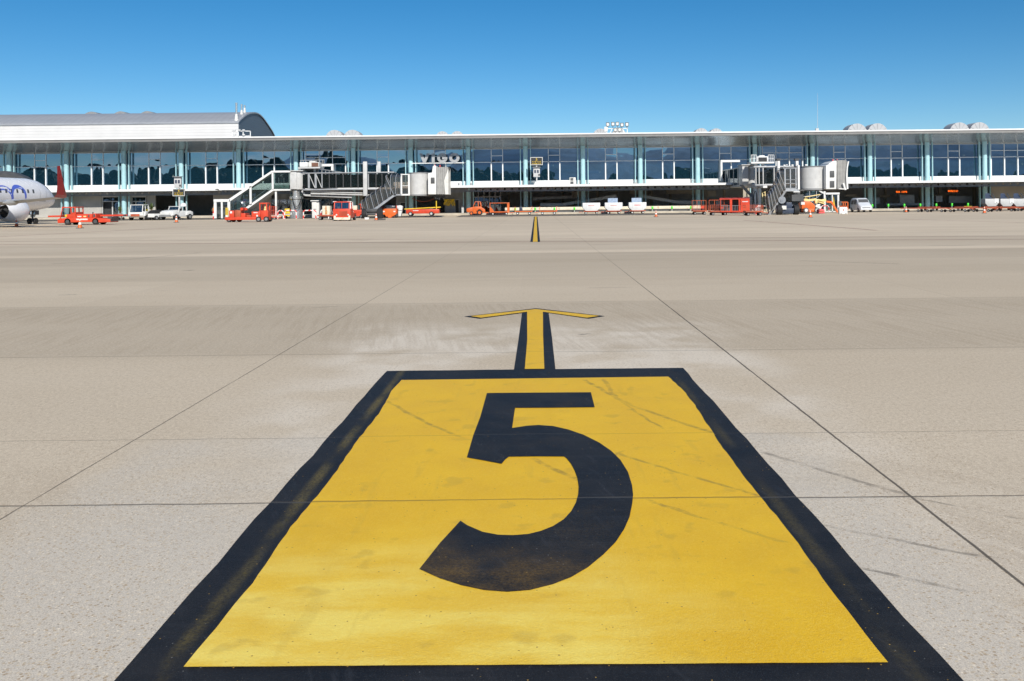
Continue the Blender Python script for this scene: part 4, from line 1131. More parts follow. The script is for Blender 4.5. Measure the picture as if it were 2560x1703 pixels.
build('cab_drum', M().cyl((c.x, 106.4, zb_), (c.x, 106.4, zt_ - .12), 1.43, n=40).cyl((c.x, 106.4, zt_ - .12), (c.x, 106.4, zt_), 1.43, 1.33, n=40), MT['lgrey'], B2, world=True)
build('drum_roof', M().cyl((c.x, 106.4, zt_ + .004), (c.x, 106.4, zt_ + .09), 1.46, n=40).cyl((c.x, 106.4, zb_ - .2), (c.x, 106.4, zb_ - .004), 1.44, n=40), MT['mgrey'], B2, world=True)
cb = build('cab', M().pp([(2065, 414), (2072, 411), (2072, 409), (2084, 402.5), (2092, 402), (2091, 473), (2065, 473)], 104.4, 107.6), MT['white'], B2, world=True, bevel=.03)
for y0, y1 in ((427, 443.5), (452.5, 469)):
    build('cab_window', M().pbox(2075, 2086, y0, y1, 104.33, 104.38), MT['dgrey'], cb, world=True, bevel=.03)
for px in (2082, 2093):
    p = A(px, 400.5, 105.5)
    build('warning_lamp', M().cyl((p.x, 105.5, p.z - .15), (p.x, 105.5, p.z + .1), .08, n=8), MT['pink'], cb, world=True)
rings = []
for k in range(13):
    px = 2092.5 + 24 * k / 12
    e = 1.0 if k % 2 else -.5
    a, b = A(px, 401 - e, 104.3), A(px, 473 + e * .3, 104.3)
    rings.append([(a.x, 104.3 - e * .04, b.z), (a.x, 107.6, b.z), (a.x, 107.6, a.z), (a.x, 104.3 - e * .04, a.z)])
build('bellows', M().loft(rings, cap=False), MT['fabric'], B2, world=True, smooth=False)
build('bellows_end', M().pp([(2117, 472.5), (2115.5, 440), (2117, 418), (2119.5, 404), (2123, 403), (2119.5, 420), (2119, 440), (2121, 472.5)], 104.1, 107.6), MT['white'], B2, world=True)
build('stay', M().bar(A(2108, 458, 104.0), A(2113.5, 475, 104.0), .16).bar(A(2097, 472, 104), A(2116, 473, 104), .1), MT['white'], B2, world=True)
build('underframe', M().pbox(1962, 2062, 473.5, 478, 105.6, 107.4).pbox(1980, 2009, 486, 503, 105, 106.4).pbox(1986, 2000, 478, 486, 105.4, 106).pbox(2066, 2100, 474, 478, 105.2, 107), MT['dgrey'], B2, world=True)
bo = build('bogie', M().pbox(1954, 1990, 521, 533, 102.9, 105.6).pbox(1954, 1968, 513, 521, 103, 105).pbox(1966, 1980, 506, 521, 103.2, 104.6).pbox(1972, 1990, 512, 521, 103.6, 105), MT['navy'], B2, world=True, bevel=.04)
for px in (1949, 1991):
    c = A(px, 527, 103)
    build('wheel', M().cyl((c.x - .28, 103.2, .56), (c.x + .28, 103.2, .56), .56, n=20), MT['black'], bo, world=True, bevel=.07)
    build('rim', M().cyl((c.x - .295, 103.2, .56), (c.x + .295, 103.2, .56), .27, n=16), MT['mgrey'], bo, world=True)
build('control_cabinet', M().pbox(2003, 2012, 505, 512, 104, 104.5).pbox(1955, 1966, 515, 524, 102.7, 102.85), MT['offwhite'], B2, world=True)
build('work_lamp', M().pbox(1908, 1918, 464, 470, 111.6, 112).pbox(1984, 2000, 478.5, 481, 104.6, 104.9), MT['white'], B2, world=True)
# upright ladder
lad = thing('ladder', 'pale yellow upright ladder leaning under the right boarding bridge', 'ladder', A(1910, 531, 112))
m = M()
m.bar(A(1905.5, 479, 112.6), A(1908.5, 530, 111.8), .07).bar(A(1912.5, 479, 112.6), A(1915.5, 530, 111.8), .07)
for k in range(8):
    t = (k + .4) / 8
    p, q = A(1905.5 + 3 * t, 479 + 51 * t, 112.6 - .8 * t), A(1912.5 + 3 * t, 479 + 51 * t, 112.6 - .8 * t)
    m.bar(p, q, .05)
build('ladder_frame', m, MT['cream'], lad, world=True)
# ------------------------------------------------------------------ glazed stairs from the bridges down to the apron
YS1 = 115.0
S1 = thing('glazed_stairway', 'white framed glass stairway with double door booth climbing to the left boarding bridge', 'covered stairs', A(553, 547, YS1))
fr = M()
fr.pbox(535, 541, 499, 546, YS1, YS1 + .25).pbox(552.5, 556.5, 505, 546, YS1, YS1 + .2).pbox(569, 575, 499, 546, YS1, YS1 + .25).pbox(534, 573, 498, 505, YS1 - .05, YS1 + 2.2)
fr.pp([(570, 499), (679, 427), (726, 426.5), (726, 431), (681, 431.5), (573, 505)], YS1, YS1 + .25)
fr.pp([(610, 524.5), (614, 519), (680, 473), (726, 473), (726, 476.5), (683, 477), (618, 523)], YS1, YS1 + 2.2)
fr.pp([(570, 499), (679, 427), (726, 426.5), (726, 428), (681, 429), (573, 501)], YS1 + .25, YS1 + 2.2)
fr.pbox(624, 628.5, 466, 513, YS1, YS1 + .15).pbox(679.5, 683.5, 431, 474, YS1, YS1 + .15)
fr.pbox(688, 691.5, 476, 546, YS1 + .2, YS1 + .45)
build('frame', fr, MT['white'], S1, world=True, smooth=False)
gl = M()
for y in (YS1 + .08, YS1 + 2.1):
    q = [A(575, 503, y), A(624, 470.5, y), A(624, 514, y), A(612, 521, y), A(575, 543, y)]
    gl.quad(*q)
    gl.quad(*[A(*p, y) for p in ((628, 467.5), (679.5, 433.5), (679.5, 473.5), (628, 510))])
    gl.quad(*[A(*p, y) for p in ((683, 431.5), (725, 431), (725, 473), (683, 473))])
build('pane', gl, MT['sglass'], S1, world=True, smooth=False)
d_ = build('door', M().pbox(541, 552.5, 505, 546, YS1 + .1, YS1 + .13).pbox(556.5, 569, 505, 546, YS1 + .1, YS1 + .13), MT['bglass'], S1, world=True)
build('lower_panel', M().pbox(683, 725, 463, 473, YS1 + .12, YS1 + .18), MT['sglass'], S1, world=True)
m = M()
for a, b in (((578, 535), (684, 462)), ((684, 462), (722, 462)), ((600, 521), (600, 533)), ((640, 492), (640, 506)), ((700, 440), (722, 428)), ((697, 445), (697, 473)), ((710, 445), (710, 473))):
    m.bar(A(*a, YS1 + .5), A(*b, YS1 + .5), .06)
build('handrail', m, MT['galv'], S1, world=True)
m = M()
for k in range(16):
    t = (k + .5) / 16
    p = A(580 + 100 * t, 546 - 73 * t, YS1 + 1)
    m.box(p.x - .18, p.x + .18, YS1 + .3, YS1 + 2, p.z - .1, p.z - .02)
build('tread', m, MT['mgrey'], S1, world=True)
S2 = thing('glazed_stairway', 'dark glass stairway with white door portal under the right boarding bridge', 'covered stairs', A(2080, 531, 120))
ys = 122.0
build('frame', M().pbox(2060, 2064, 478, 531, ys, ys + .3).pbox(2094, 2098, 486, 531, ys, ys + .3).pbox(2064, 2099, 481.5, 486.5, ys - .1, ys + 2).pbox(2080, 2082, 486.5, 530, ys, ys + .15).pbox(2064, 2094, 528, 531, ys, ys + .3).pp([(2046, 477), (2052, 477), (2059, 481), (2060, 485), (2055, 483)], ys, ys + .3), MT['white'], S2, world=True, smooth=False)
build('pane', M().pbox(2064, 2094, 486.5, 528, ys + .1, ys + .12), MT['sglass'], S2, world=True)
gs = build('stair_glass', M().pp([(2008, 478), (2060, 478), (2060, 531), (2008, 531)], ys + .3, ys + .33), MT['bglass'], S2, world=True)
m = M()
for a, b in (((2008, 492), (2052, 486)), ((2010, 520), (2060, 480)), ((2024, 478), (2024, 531)), ((2041, 478), (2041, 531))):
    m.bar(A(*a, ys + .2), A(*b, ys + .2), .07)
build('glazing_bar', m, MT['galv'], S2, world=True)
build('yellow_banner', M().pp([(2084, 490), (2087, 512), (2091, 528), (2083, 520)], ys - .1, ys - .07), MT['yellow'], S2, world=True)

# ------------------------------------------------------------------ stand signs
def textmesh(s, size):
    cu = bpy.data.curves.new('txt', 'FONT')
    cu.body = s; cu.size = size; cu.align_x = 'CENTER'; cu.extrude = .004
    o = bpy.data.objects.new('txt', cu)
    C.objects.link(o)
    dg = bpy.context.evaluated_depsgraph_get()
    me = bpy.data.meshes.new_from_object(o.evaluated_get(dg))
    vs, fs = [v.co.copy() for v in me.vertices], [tuple(p.vertices) for p in me.polygons]
    bpy.data.objects.remove(o); bpy.data.meshes.remove(me)
    return vs, fs
def puttext(m, s, size, x, y, z, sx=1.0):
    vs, fs = textmesh(s, size)
    m.add([(x + v.x * sx, y - v.z, z + v.y) for v in vs], fs)
def standsign(label, num, yy, bx0, bx1, by0, by1, cx0, cx1, cy0, cy1, polebase, polex):
    t = thing('stand_sign', label, 'stand sign', A(polex, polebase, yy))
    p0, p1 = A(bx0, by1, yy), A(bx1, by0, yy)
    w, h = p1.x - p0.x, p1.z - p0.z
    b = build('board', M().box(p0.x, p1.x, yy, yy + .12, p0.z, p1.z), MT['dark'], t, world=True)
    e = w * .042
    build('board_frame', M().box(p0.x, p1.x, yy - .04, yy - .002, p0.z, p0.z + e).box(p0.x, p1.x, yy - .04, yy - .002, p1.z - e, p1.z).box(p0.x, p0.x + e, yy - .04, yy - .002, p0.z + e, p1.z - e).box(p1.x - e, p1.x, yy - .04, yy - .002, p0.z + e, p1.z - e), MT['offwhite'], b, world=True)
    m = M()
    c = (p0.x + p1.x) / 2
    puttext(m, num, h * .44, c, yy - .01, p0.z + h * .575, 1.1)
    puttext(m, "N 42\u00b013.8'", h * .22, c, yy - .01, p0.z + h * .345, 1.2)
    puttext(m, "W 008\u00b037.6'", h * .22, c, yy - .01, p0.z + h * .105, 1.05)
    build('lettering', m, MT['yellow'], b, world=True, smooth=False)
    q0, q1 = A(cx0, cy1, yy), A(cx1, cy0, yy)
    u = build('docking_display', M().box(q0.x, q1.x, yy - .02, yy + .35, q0.z, q1.z), MT['lgrey'], t, world=True, bevel=.03)
    ww, hh = q1.x - q0.x, q1.z - q0.z
    for k in (.28, .70):
        build('display_window', M().box(q0.x + ww * (k - .14), q0.x + ww * (k + .14), yy - .05, yy - .025, q0.z + hh * .42, q0.z + hh * .74), MT['navy'], u, world=True)
    build('sensor', M().box(q1.x - ww * .26, q1.x - .01, yy - .06, yy - .025, q0.z + hh * .12, q0.z + hh * .30), MT['dgrey'], u, world=True)
    build('visor', M().box(q0.x - .1, q1.x + .1, yy - .3, yy + .3, q1.z + .01, q1.z + .10), MT['mgrey'], u, world=True)
    x = A(polex, polebase, yy).x
    build('pole', M().box(x - .09, x + .09, yy + .13, yy + .31, A(polex, polebase, yy).z, max(p0.z, q0.z)), MT['lgrey'], t, world=True)
    build('base_plate', M().box(x - .4, x + .4, yy, yy + .5, A(polex, polebase, yy).z - .02, A(polex, polebase, yy).z + .03), MT['lgrey'], t, world=True)
standsign('stand sign 5 with black board above its grey display box, on the canopy', '5', 131.5, 1326, 1356.5, 393, 413, 1333.5, 1349.5, 419, 442.5, 461.5, 1342)
standsign('stand sign 4, black board below its grey display box, behind white tractors', '4', 117, 432, 461.5, 472, 490.5, 435.5, 452.5, 443, 470, 546, 447.5)

# ------------------------------------------------------------------ the parked aircraft at the left edge
AP = thing('passenger_jet', 'white twin engined passenger jet with red winglet parked nose in at the left edge', 'aeroplane', (A(132, 505, 97).x, 97, 0), math.radians(90 - 5))
ZC = 2.98
def fus(x):          # half width, half height, centre height at distance x behind the nose
    t = [(0, .03, .03, -.62), (.25, .38, .36, -.60), (.7, .68, .66, -.52), (1.4, 1.0, 1.0, -.37), (2.3, 1.27, 1.31, -.18), (3.4, 1.44, 1.55, -.06), (4.8, 1.5, 1.65, 0), (25, 1.5, 1.65, 0), (30, 1.1, 1.2, .35), (34, .6, .7, .8), (36.5, .15, .2, 1.1)]
    for a, b in zip(t, t[1:]):
        if x <= b[0]:
            k = (x - a[0]) / (b[0] - a[0])
            return [a[i] + (b[i] - a[i]) * k for i in (1, 2, 3)]
    return t[-1][1:]
def fp(x, ang, off=0.0):
    w, h, c = fus(x)
    return Vector((-x, (w + off) * math.cos(ang), ZC + c + (h + off) * math.sin(ang)))
xs = [0, .1, .25, .5, .7, 1.0, 1.4, 1.8, 2.3, 2.8, 3.4, 4.1, 4.8, 7, 10, 14, 18, 22, 25, 27.5, 30, 32, 34, 36.5]
build('fuselage', M().loft([[fp(x, 2 * math.pi * i / 32) for i in range(32)] for x in xs]), MT['planewhite'], AP)
def patch(name, x0, x1, a0, a1, mat, par, nx=5, na=4, off=.006):
    vs = [fp(x0 + (x1 - x0) * i / nx, math.radians(a0 + (a1 - a0) * j / na), off) for i in range(nx + 1) for j in range(na + 1)]
    fs = [(i * (na + 1) + j, i * (na + 1) + j + 1, (i + 1) * (na + 1) + j + 1, (i + 1) * (na + 1) + j) for i in range(nx) for j in range(na)]
    return build(name, M().add(vs, fs), mat, par)
for k in range(15):                       # starboard side is local -y: angle 180
    x = 5.3 + k * .82
    patch('cabin_window', x, x + .27, 180 - 5, 180 - 18, MT['dgrey'], AP, 2, 3)
for s in (0, 180):
    sg = 1 if s == 0 else -1
    patch('cockpit_window', 1.25, 2.6, s + sg * 34, s + sg * 52, MT['dark'], AP, 4, 3)
    patch('service_door', 3.2, 4.3, s - sg * 24, s - sg * 20, MT['winggrey'], AP, 4, 2)
    for x in (3.2, 4.3):
        patch('door_seam', x, x + .05, s - sg * 24, s + sg * 20, MT['winggrey'], AP, 1, 8)
# blue looped emblem on the starboard side
def ribbon(pts, w0):
    m = M()
    n = len(pts)
    prev = None
    for i in range(n):
        x, a = pts[i]
        q0, q1 = pts[max(0, i - 1)], pts[min(n - 1, i + 1)]
        dx, da = q1[0] - q0[0], (q1[1] - q0[1]) * math.radians(1) * 1.6
        L = math.hypot(dx, da) or 1
        wd = w0 * (.45 + .55 * math.sin(math.pi * (i + .5) / n))
        nx, na = -da / L * wd, dx / L * wd / 1.6 / math.radians(1)
        cur = (fp(x + nx, math.radians(a + na), .008), fp(x - nx, math.radians(a - na), .008))
        if prev: m.quad(prev[0], prev[1], cur[1], cur[0])
        prev = cur
    return m
def loop(x0, x1, lo, hi, tail):
    o = []
    for i in range(17):
        t = i / 16
        o.append((x0 + (x1 - x0) * (t - .12 * math.sin(2 * math.pi * t)), 180 - (lo + (hi - lo) * math.sin(math.pi * min(1, t * 1.02)) - tail * t * t)))
    return o
build('emblem', ribbon(loop(11.2, 8.5, -22, 24, 6), .24), MT['logoblue'], AP)
build('emblem', ribbon(loop(8.7, 6.6, -4, 30, 10), .20), MT['logoblue'], AP)
# wings
def wing(s):
    def sec(x, y, z, c, th):
        pf = [(0, 0), (.08, .35), (.3, .5), (.65, .32), (1, .02), (.65, -.18), (.3, -.38), (.08, -.28)]
        return [(-(x + c * a), s * y, z + th * c * b) for a, b in pf]
    w = build('wing', M().loft([sec(13.3, .6, 1.95, 6.6, .13), sec(15.2, 4.6, 2.02, 4.2, .12), sec(17.6, 9.5, 2.24, 2.8, .11), sec(19.9, 14.0, 2.50, 1.75, .10)]), MT['winggrey'], AP)
    wl = build('winglet', M().loft([sec(19.92, 14.01, 2.51, 1.75, .10), sec(20.5, 14.35, 2.72, 1.35, .09), sec(21.1, 14.5, 3.6, .85, .09), sec(21.7, 14.6, 5.0, .42, .08)]), MT['winglet'], AP)
    for y, x, L in ((6.3, 18.5, 2.6), (9.6, 19.6, 2.0)):
        build('flap_fairing', M().loft([[(-(x + L * t), s * y + r * math.cos(a), 1.92 + (y - 6) * .05 + r * 1.2 * math.sin(a)) for a in [j * math.pi / 4 for j in range(8)]] for t, r in ((0, .04), (.2, .17), (.6, .2), (1, .03))]), MT['winggrey'], w)
    # engine, long duct nacelle and pylon
    ex, ey, ez = 12.2, 4.75, 1.42
    e = build('engine', M().loft([[(-(ex + d), s * ey + r * math.cos(a), ez + r * math.sin(a)) for a in [j * 2 * math.pi / 28 for j in range(28)]] for d, r in ((.35, .62), (.12, .70), (0, .80), (.08, .90), (.4, .99), (1.0, 1.03), (1.7, 1.0), (2.3, .90), (2.75, .76), (2.73, .72), (2.0, .68))], cap=False), MT['planewhite'], AP)
    build('exhaust', M().cyl((-(ex + 2.0), s * ey, ez), (-(ex + 2.02), s * ey, ez), .68, n=24).cyl((-(ex + 2.03), s * ey, ez), (-(ex + 2.7), s * ey, ez), .30, .05, n=16), MT['dark'], e)
    build('fan', M().cyl((-(ex + .36), s * ey, ez), (-(ex + .4), s * ey, ez), .64, n=24), MT['dgrey'], e)
    build('pylon', M().prism([(-(ex + .9), 2.36), (-(ex + 3.2), 2.05), (-(ex + 4.4), 1.85), (-(ex + 3.3), 1.75), (-(ex + 1.2), 2.2)], 'y', s * ey - .12, s * ey + .12), MT['planewhite'], AP)
wing(-1); wing(1)
build('tail_fin', M().prism([(-28.5, 4.6), (-33.0, 9.6), (-35.2, 9.6), (-34.8, 4.4)], 'y', -.12, .12), MT['planewhite'], AP)
for s in (-1, 1):
    build('tailplane', M().prism([(-31.5, s * .4), (-34.2, s * 5.6), (-35.4, s * 5.6), (-34.9, s * .4)], 'z', 4.1, 4.2), MT['winggrey'], AP)
ng = build('nose_gear', M().cyl((-3.4, 0, .3), (-3.4, 0, 1.6), .09).cyl((-3.4, -.42, .32), (-3.4, .42, .32), .06).bar((-3.4, 0, 1.0), (-2.9, 0, 1.7), .09).box(-3.7, -3.1, -.5, -.45, .95, 1.4).box(-3.7, -3.1, .45, .5, .95, 1.4).bar((-3.4, -.45, 1.2), (-3.4, 0, 1.4), .05).bar((-3.4, .45, 1.2), (-3.4, 0, 1.4), .05), MT['dgrey'], AP)
for y in (-.32, .32):
    wh = build('wheel', M().cyl((-3.4, y - .11, .32), (-3.4, y + .11, .32), .32, n=18), MT['black'], ng, bevel=.04)
for s in (-1, 1):
    mg = build('main_gear', M().cyl((-17.6, s * 2.9, .5), (-17.6, s * 2.9, 1.9), .13), MT['dgrey'], AP)
    for y in (-.4, .4):
        build('wheel', M().cyl((-17.6, s * 2.9 + y - .18, .48), (-17.6, s * 2.9 + y + .18, .48), .48, n=18), MT['black'], mg)
# hooded bridge head on the far side of the jet
hb = thing('boarding_bridge', 'dark ribbed bridge hood peeping over the fuselage of the white jet', 'boarding bridge', A(20, 540, 101))
m = M()
rings = []
for k in range(13):
    px = -60 + 134 * k / 12
    tt = (px + 60) / 134
    h = 427 + 27 * max(0, (tt - .45) / .55) ** 2.0
    a = A(px, h + (1.0 if k % 2 else 0), 99.5)
    zl = 2.2 + 1.6 * max(0, (tt - .6) / .4)
    rings.append([(a.x, 99.5, zl), (a.x, 99.4, max(zl + .1, a.z - .3)), (a.x, 99.8, a.z), (a.x, 100.9, a.z), (a.x, 101.2, zl)])
build('bellows', M().loft(rings), MT['dgrey'], hb, world=True, smooth=False)
build('cab', M().box(rings[0][0][0] - 5, rings[0][0][0], 99, 104.5, 2.2, 5.4), MT['lgrey'], hb, world=True)
build('support_leg', M().box(rings[0][0][0] - 3, rings[0][0][0] - 2.4, 101.4, 102, 0, 2.2), MT['mgrey'], hb, world=True)

# ------------------------------------------------------------------ vehicles on the apron (local: +x forward, z up)
def wheels(t, spots, r, w, rim=None):
    for x, y in spots:
        o = build('wheel', M().cyl((x, y - w / 2, r), (x, y + w / 2, r), r, n=18), MT['black'], t, bevel=.03)
        s = 1 if y > 0 else -1
        build('rim', M().cyl((x, y + s * w * .5, r), (x, y + s * (w * .5 + .02), r), r * .55, n=14), rim or MT['mgrey'], o)
def scribble(t, x0, x1, z0, z1, y, mat=None, seed=1):      # worn white lettering too small to read
    r = random.Random(seed)
    m = M()
    x = x0
    while x < x1:
        w = (z1 - z0) * r.uniform(.45, .75)
        a = r.uniform(0, .12) * (z1 - z0)
        m.box(x, min(x + w, x1), y - .004, y + .004, z0 + a * .5, z1 - a)
        x += w * 1.18
    return build('lettering', m, mat or MT['white'], t, smooth=False)
def place(px, py, z=0.0):
    g = G(px, py, z)
    return (g.x, g.y, z)
PI = math.pi

# a: red belt loader, side on, facing left
g = G(222, 562)
sc = g.y / F
v = thing('belt_loader', 'red belt loader with long raised conveyor parked nose to nose with the white jet', 'belt loader', g, PI)
fx = lambda px: (222 - px) * sc
def zz(py, base=562): return (base - py) * sc
build('body', M().prism([(fx(286), zz(556)), (fx(246), zz(556)), (fx(242), zz(555)), (fx(204), zz(555)), (fx(170), zz(556)), (fx(156), zz(557)), (fx(155), zz(548)), (fx(160), zz(545)), (fx(200), zz(544)), (fx(240), zz(544)), (fx(286), zz(548))], 'y', -.85, .85), MT['red'], v, bevel=.02)
build('engine_box', M().box(fx(241), fx(201), -.8, .8, zz(544), zz(535)).box(fx(249), fx(241.5), -.7, .7, zz(545), zz(534)), MT['red'], v, bevel=.03)
build('grille', M().box(fx(247), fx(242.5), .70, .72, zz(543), zz(536)).box(fx(234), fx(231), .8, .82, zz(543), zz(537)), MT['dgrey'], v)
cab = build('cab', M().bar((fx(161), .75, zz(545)), (fx(167), .75, zz(519)), .07).bar((fx(161), -.75, zz(545)), (fx(167), -.75, zz(519)), .07).bar((fx(189), .75, zz(545)), (fx(188), .75, zz(519)), .09).bar((fx(189), -.75, zz(545)), (fx(188), -.75, zz(519)), .09).bar((fx(199), .75, zz(545)), (fx(198), .75, zz(519)), .09).bar((fx(199), -.75, zz(545)), (fx(198), -.75, zz(519)), .09).box(fx(200), fx(165), -.8, .8, zz(519.5), zz(516.8)).box(fx(199), fx(176), .72, .78, zz(545), zz(535)).box(fx(199), fx(188), .72, .78, zz(535), zz(531)).box(fx(199), fx(196), -.75, .75, zz(545), zz(530)), MT['red'], v, bevel=.015)
build('windscreen', M().quad((fx(161.5), -.72, zz(543)), (fx(161.5), .72, zz(543)), (fx(166.5), .72, zz(520)), (fx(166.5), -.72, zz(520))), MT['cglass'], cab)
build('seat', M().box(fx(186), fx(178), -.3, .3, zz(545), zz(540)).box(fx(188), fx(185), -.3, .3, zz(540), zz(530)), MT['dgrey'], v, bevel=.04)
cv = build('conveyor', M().prism([(fx(118), zz(542.2)), (fx(118), zz(538.2)), (fx(306), zz(537.2)), (fx(306), zz(541.2))], 'y', -1.15, -.95).prism([(fx(118), zz(542.2)), (fx(118), zz(538.2)), (fx(306), zz(537.2)), (fx(306), zz(541.2))], 'y', -.35, -.15), MT['red'], v)
build('belt', M().prism([(fx(119), zz(541)), (fx(119), zz(539)), (fx(305), zz(538)), (fx(305), zz(540))], 'y', -.94, -.36), MT['black'], cv)
build('rear_step', M().box(fx(287), fx(262), -.8, .8, zz(554), zz(549)).box(fx(288), fx(278), -.75, .75, zz(548), zz(542)), MT['dgrey'], v)
scribble(v, fx(230), fx(202), zz(550), zz(546), .856, seed=2)
scribble(v, fx(214), fx(204), zz(542.5), zz(539.5), .806, seed=3)
build('side_label', M().box(fx(226), fx(219), .80, .806, zz(542.5), zz(539.5)), MT['cream'], v)
build('warning_sticker', M().box(fx(178), fx(173), .785, .79, zz(541), zz(536)), MT['yellow'], v)
wheels(v, [(fx(180), .72), (fx(180), -.72), (fx(249), .72), (fx(249), -.72), (fx(205), -.75), (fx(273), -.72)][:4], .33, .26, MT['dgrey'])
build('beacon', M().cyl((fx(235), .2, zz(535)), (fx(235), .2, zz(530.5)), .06, n=8), MT['dgrey'], v)

# b, c: two white tow tractors
def tow_tractor(label, loc, rz, cab_at, variant):
    t = thing('tow_tractor', label, 'tow tractor', loc, rz, 'white tow tractors')
    L = 1.9
    build('body', M().prism([(-L, .38), (L - .25, .38), (L, .55), (L, .95), (L - .1, 1.02), (-L, .98)] if variant else [(-L, .34), (L - .3, .34), (L, .62), (L - .06, 1.0), (-L, .95)], 'y', -.92, .92), MT['white'], t, bevel=.04)
    c0, c1 = cab_at
    zr = 1.86 if not variant else 1.62
    m = M()
    for s in (-1, 1):
        m.bar((c1, s * .82, .98), (c1 - .22, s * .78, zr), .08).bar((c0, s * .82, .96), (c0 + .06, s * .78, zr), .09).bar(((c0 + c1) / 2, s * .82, .96), ((c0 + c1) / 2, s * .78, zr), .07)
    m.box(c0 + .0, c1 - .16, -.85, .85, zr, zr + .07)
    m.box(c0, c1 - .1, -.86, -.80, .96, 1.12).box(c0, c1 - .1, .80, .86, .96, 1.12)
    cb = build('cab', m, MT['white'], t, bevel=.015)
    build('windscreen', M().quad((c1 - .01, -.76, 1.02), (c1 - .01, .76, 1.02), (c1 - .22, .74, zr - .02), (c1 - .22, -.74, zr - .02)), MT['cglass'], cb)
    build('rear_glass', M().quad((c0 + .03, -.76, 1.02), (c0 + .03, .76, 1.02), (c0 + .06, .74, zr - .02), (c0 + .06, -.74, zr - .02)), MT['cglass'], cb)
    build('seat', M().box(c0 + .35, c0 + .8, -.5, .5, .96, 1.15).box(c0 + .3, c0 + .42, -.5, .5, 1.15, 1.5), MT['dgrey'], t, bevel=.04)
    if variant:
        build('hood', M().prism([(c1 + .05, .98), (L - .15, .99), (L - .3, 1.12), (c1 + .1, 1.24)], 'y', -.86, .86), MT['white'], t, bevel=.03)
        build('mirror', M().bar((c1, 1.0, 1.0), (c1, 1.05, 1.5), .05).box(c1 - .06, c1 + .06, .95, 1.15, 1.38, 1.6), MT['offwhite'], t)
        build('bumper', M().box(L + .01, L + .12, -.9, .9, .40, .66), MT['mgrey'], t)
        build('dome_cover', M().lathe([(.42, 1.66), (.40, 1.85), (.28, 2.02), (.1, 2.1)], c0 - .45, -.1), MT['white'], t)
    else:
        build('deck_guard', M().box(-L, c0 - .05, -.9, .9, .96, 1.04), MT['offwhite'], t)
        build('bumper', M().box(L + .003, L + .10, -.55, .55, .50, .78), MT['rust'], t)
    for x in ((-1.15, 1.2) if variant else (-1.25, 1.05)):
        for s in (-1, 1):
            build('fender', M().prism([(x - .55, .55), (x - .45, .98), (x - .2, 1.10), (x + .2, 1.10), (x + .45, .98), (x + .55, .55)], 'y', s * .93, s * 1.08), MT['white'], t, bevel=.03)
    wheels(t, [(x, s * 1.0) for x in ((-1.15, 1.2) if variant else (-1.25, 1.05)) for s in (-1, 1)], .36, .26)
    for s in (-1, 1):
        build('headlight', M().cyl((L - .02, s * .7, .84), (L + .03, s * .7, .84), .08, n=10), MT['offwhite'], t)
    return t
tow_tractor('white tow tractor with flat open deck behind an upright cab, beside the potted plants', place(359, 550.5), math.radians(-96), (.25, 1.75), False)
tow_tractor('white tow tractor with long flat hood and wheel arches in front of sign pole 4', place(441, 549.5), math.radians(-112), (-.9, .55), True)
scp = thing('black_scoop_trailer', 'low white trailer with curved black scoop between the two white tractors', 'trailer', place(388, 550.5), math.radians(-110))
build('body', M().box(-.7, .7, -.5, .5, .35, .8), MT['white'], scp, bevel=.04)
build('scoop', M().prism([(-.7, .81), (-.6, 1.1), (-.2, 1.25), (.3, 1.2), (.65, .95), (.7, .81)], 'y', -.52, .52), MT['black'], scp, bevel=.03)
wheels(scp, [(-.35, .5), (-.35, -.5), (.4, .5), (.4, -.5)], .28, .2)

# tow bars and small dollies
def towbar(label, px0, px1, py, mat, group='tow bars'):
    a, b = G(px0, py), G(px1, py)
    t = thing('tow_bar', label, 'tow bar', (a + b) / 2, math.atan2(b.y - a.y, b.x - a.x), group)
    L = (b - a).length / 2
    build('bar', M().cyl((-L, 0, .48), (L, 0, .55), .06, n=8).bar((L, 0, .5), (L, 0, .75), .12).cyl((-L, -.2, .5), (-L, .2, .5), .07), mat, t)
    build('carriage', M().bar((-.2, -.3, .2), (-.2, .3, .2), .07).bar((-.2, 0, .2), (-.2, 0, .5), .07), MT['dgrey'], t)
    for s in (-1, 1):
        build('wheel', M().cyl((-.2, s * .3 - .06, .18), (-.2, s * .3 + .06, .18), .18, n=12), MT['black'], t)
towbar('slim blue tow bar left of the white tractors', 291, 321, 550, MT['blue'])
towbar('white tow bar on small wheels behind the striped hoops', 700, 728, 547, MT['white'])

# striped hoops
def hoop(label, px0, px1, py0, py1):
    a, b = G(px0, py1), G(px1, py1)
    k = a.y / F
    w, h = (px1 - px0) * k / 2, (py1 - py0) * k
    t = thing('barrier_hoop', label, 'barrier', ((a.x + b.x) / 2, a.y, 0), 0, 'red and white steel hoop barriers')
    r = .07
    pts = [(-w, 0, 0), (-w, 0, h - .15), (-w + .15, 0, h), (w - .15, 0, h), (w, 0, h - .15), (w, 0, 0)]
    build('hoop', M().path(pts, r, 8), MT['stripes'], t)
    return t
hoop('red and white hoop barrier at the glass stair post', 693.5, 707, 527, 548)
hoop('red and white hoop barrier in front of the yellow drum stack', 709, 738, 526.5, 547.5)
hoop('red and white hoop barrier between bridge pedestal and white kiosk', 756, 787, 526.5, 547.5)
hoop('red and white hoop barrier left of the rust streaked container', 801, 820, 525, 547)
hoop('red and white hoop barrier right of the orange boom lift', 2055.5, 2074.5, 515, 531)
hoop('red and white hoop barrier beside the upright ladder', 1893, 1924, 515.5, 537)
post = thing('barrier_post', 'red and white post against the left edge of the stair booth', 'post', place(533.5, 548), 0)
build('post', M().cyl((0, 0, 0), (0, 0, .98), .075, n=10), MT['stripes'], post)
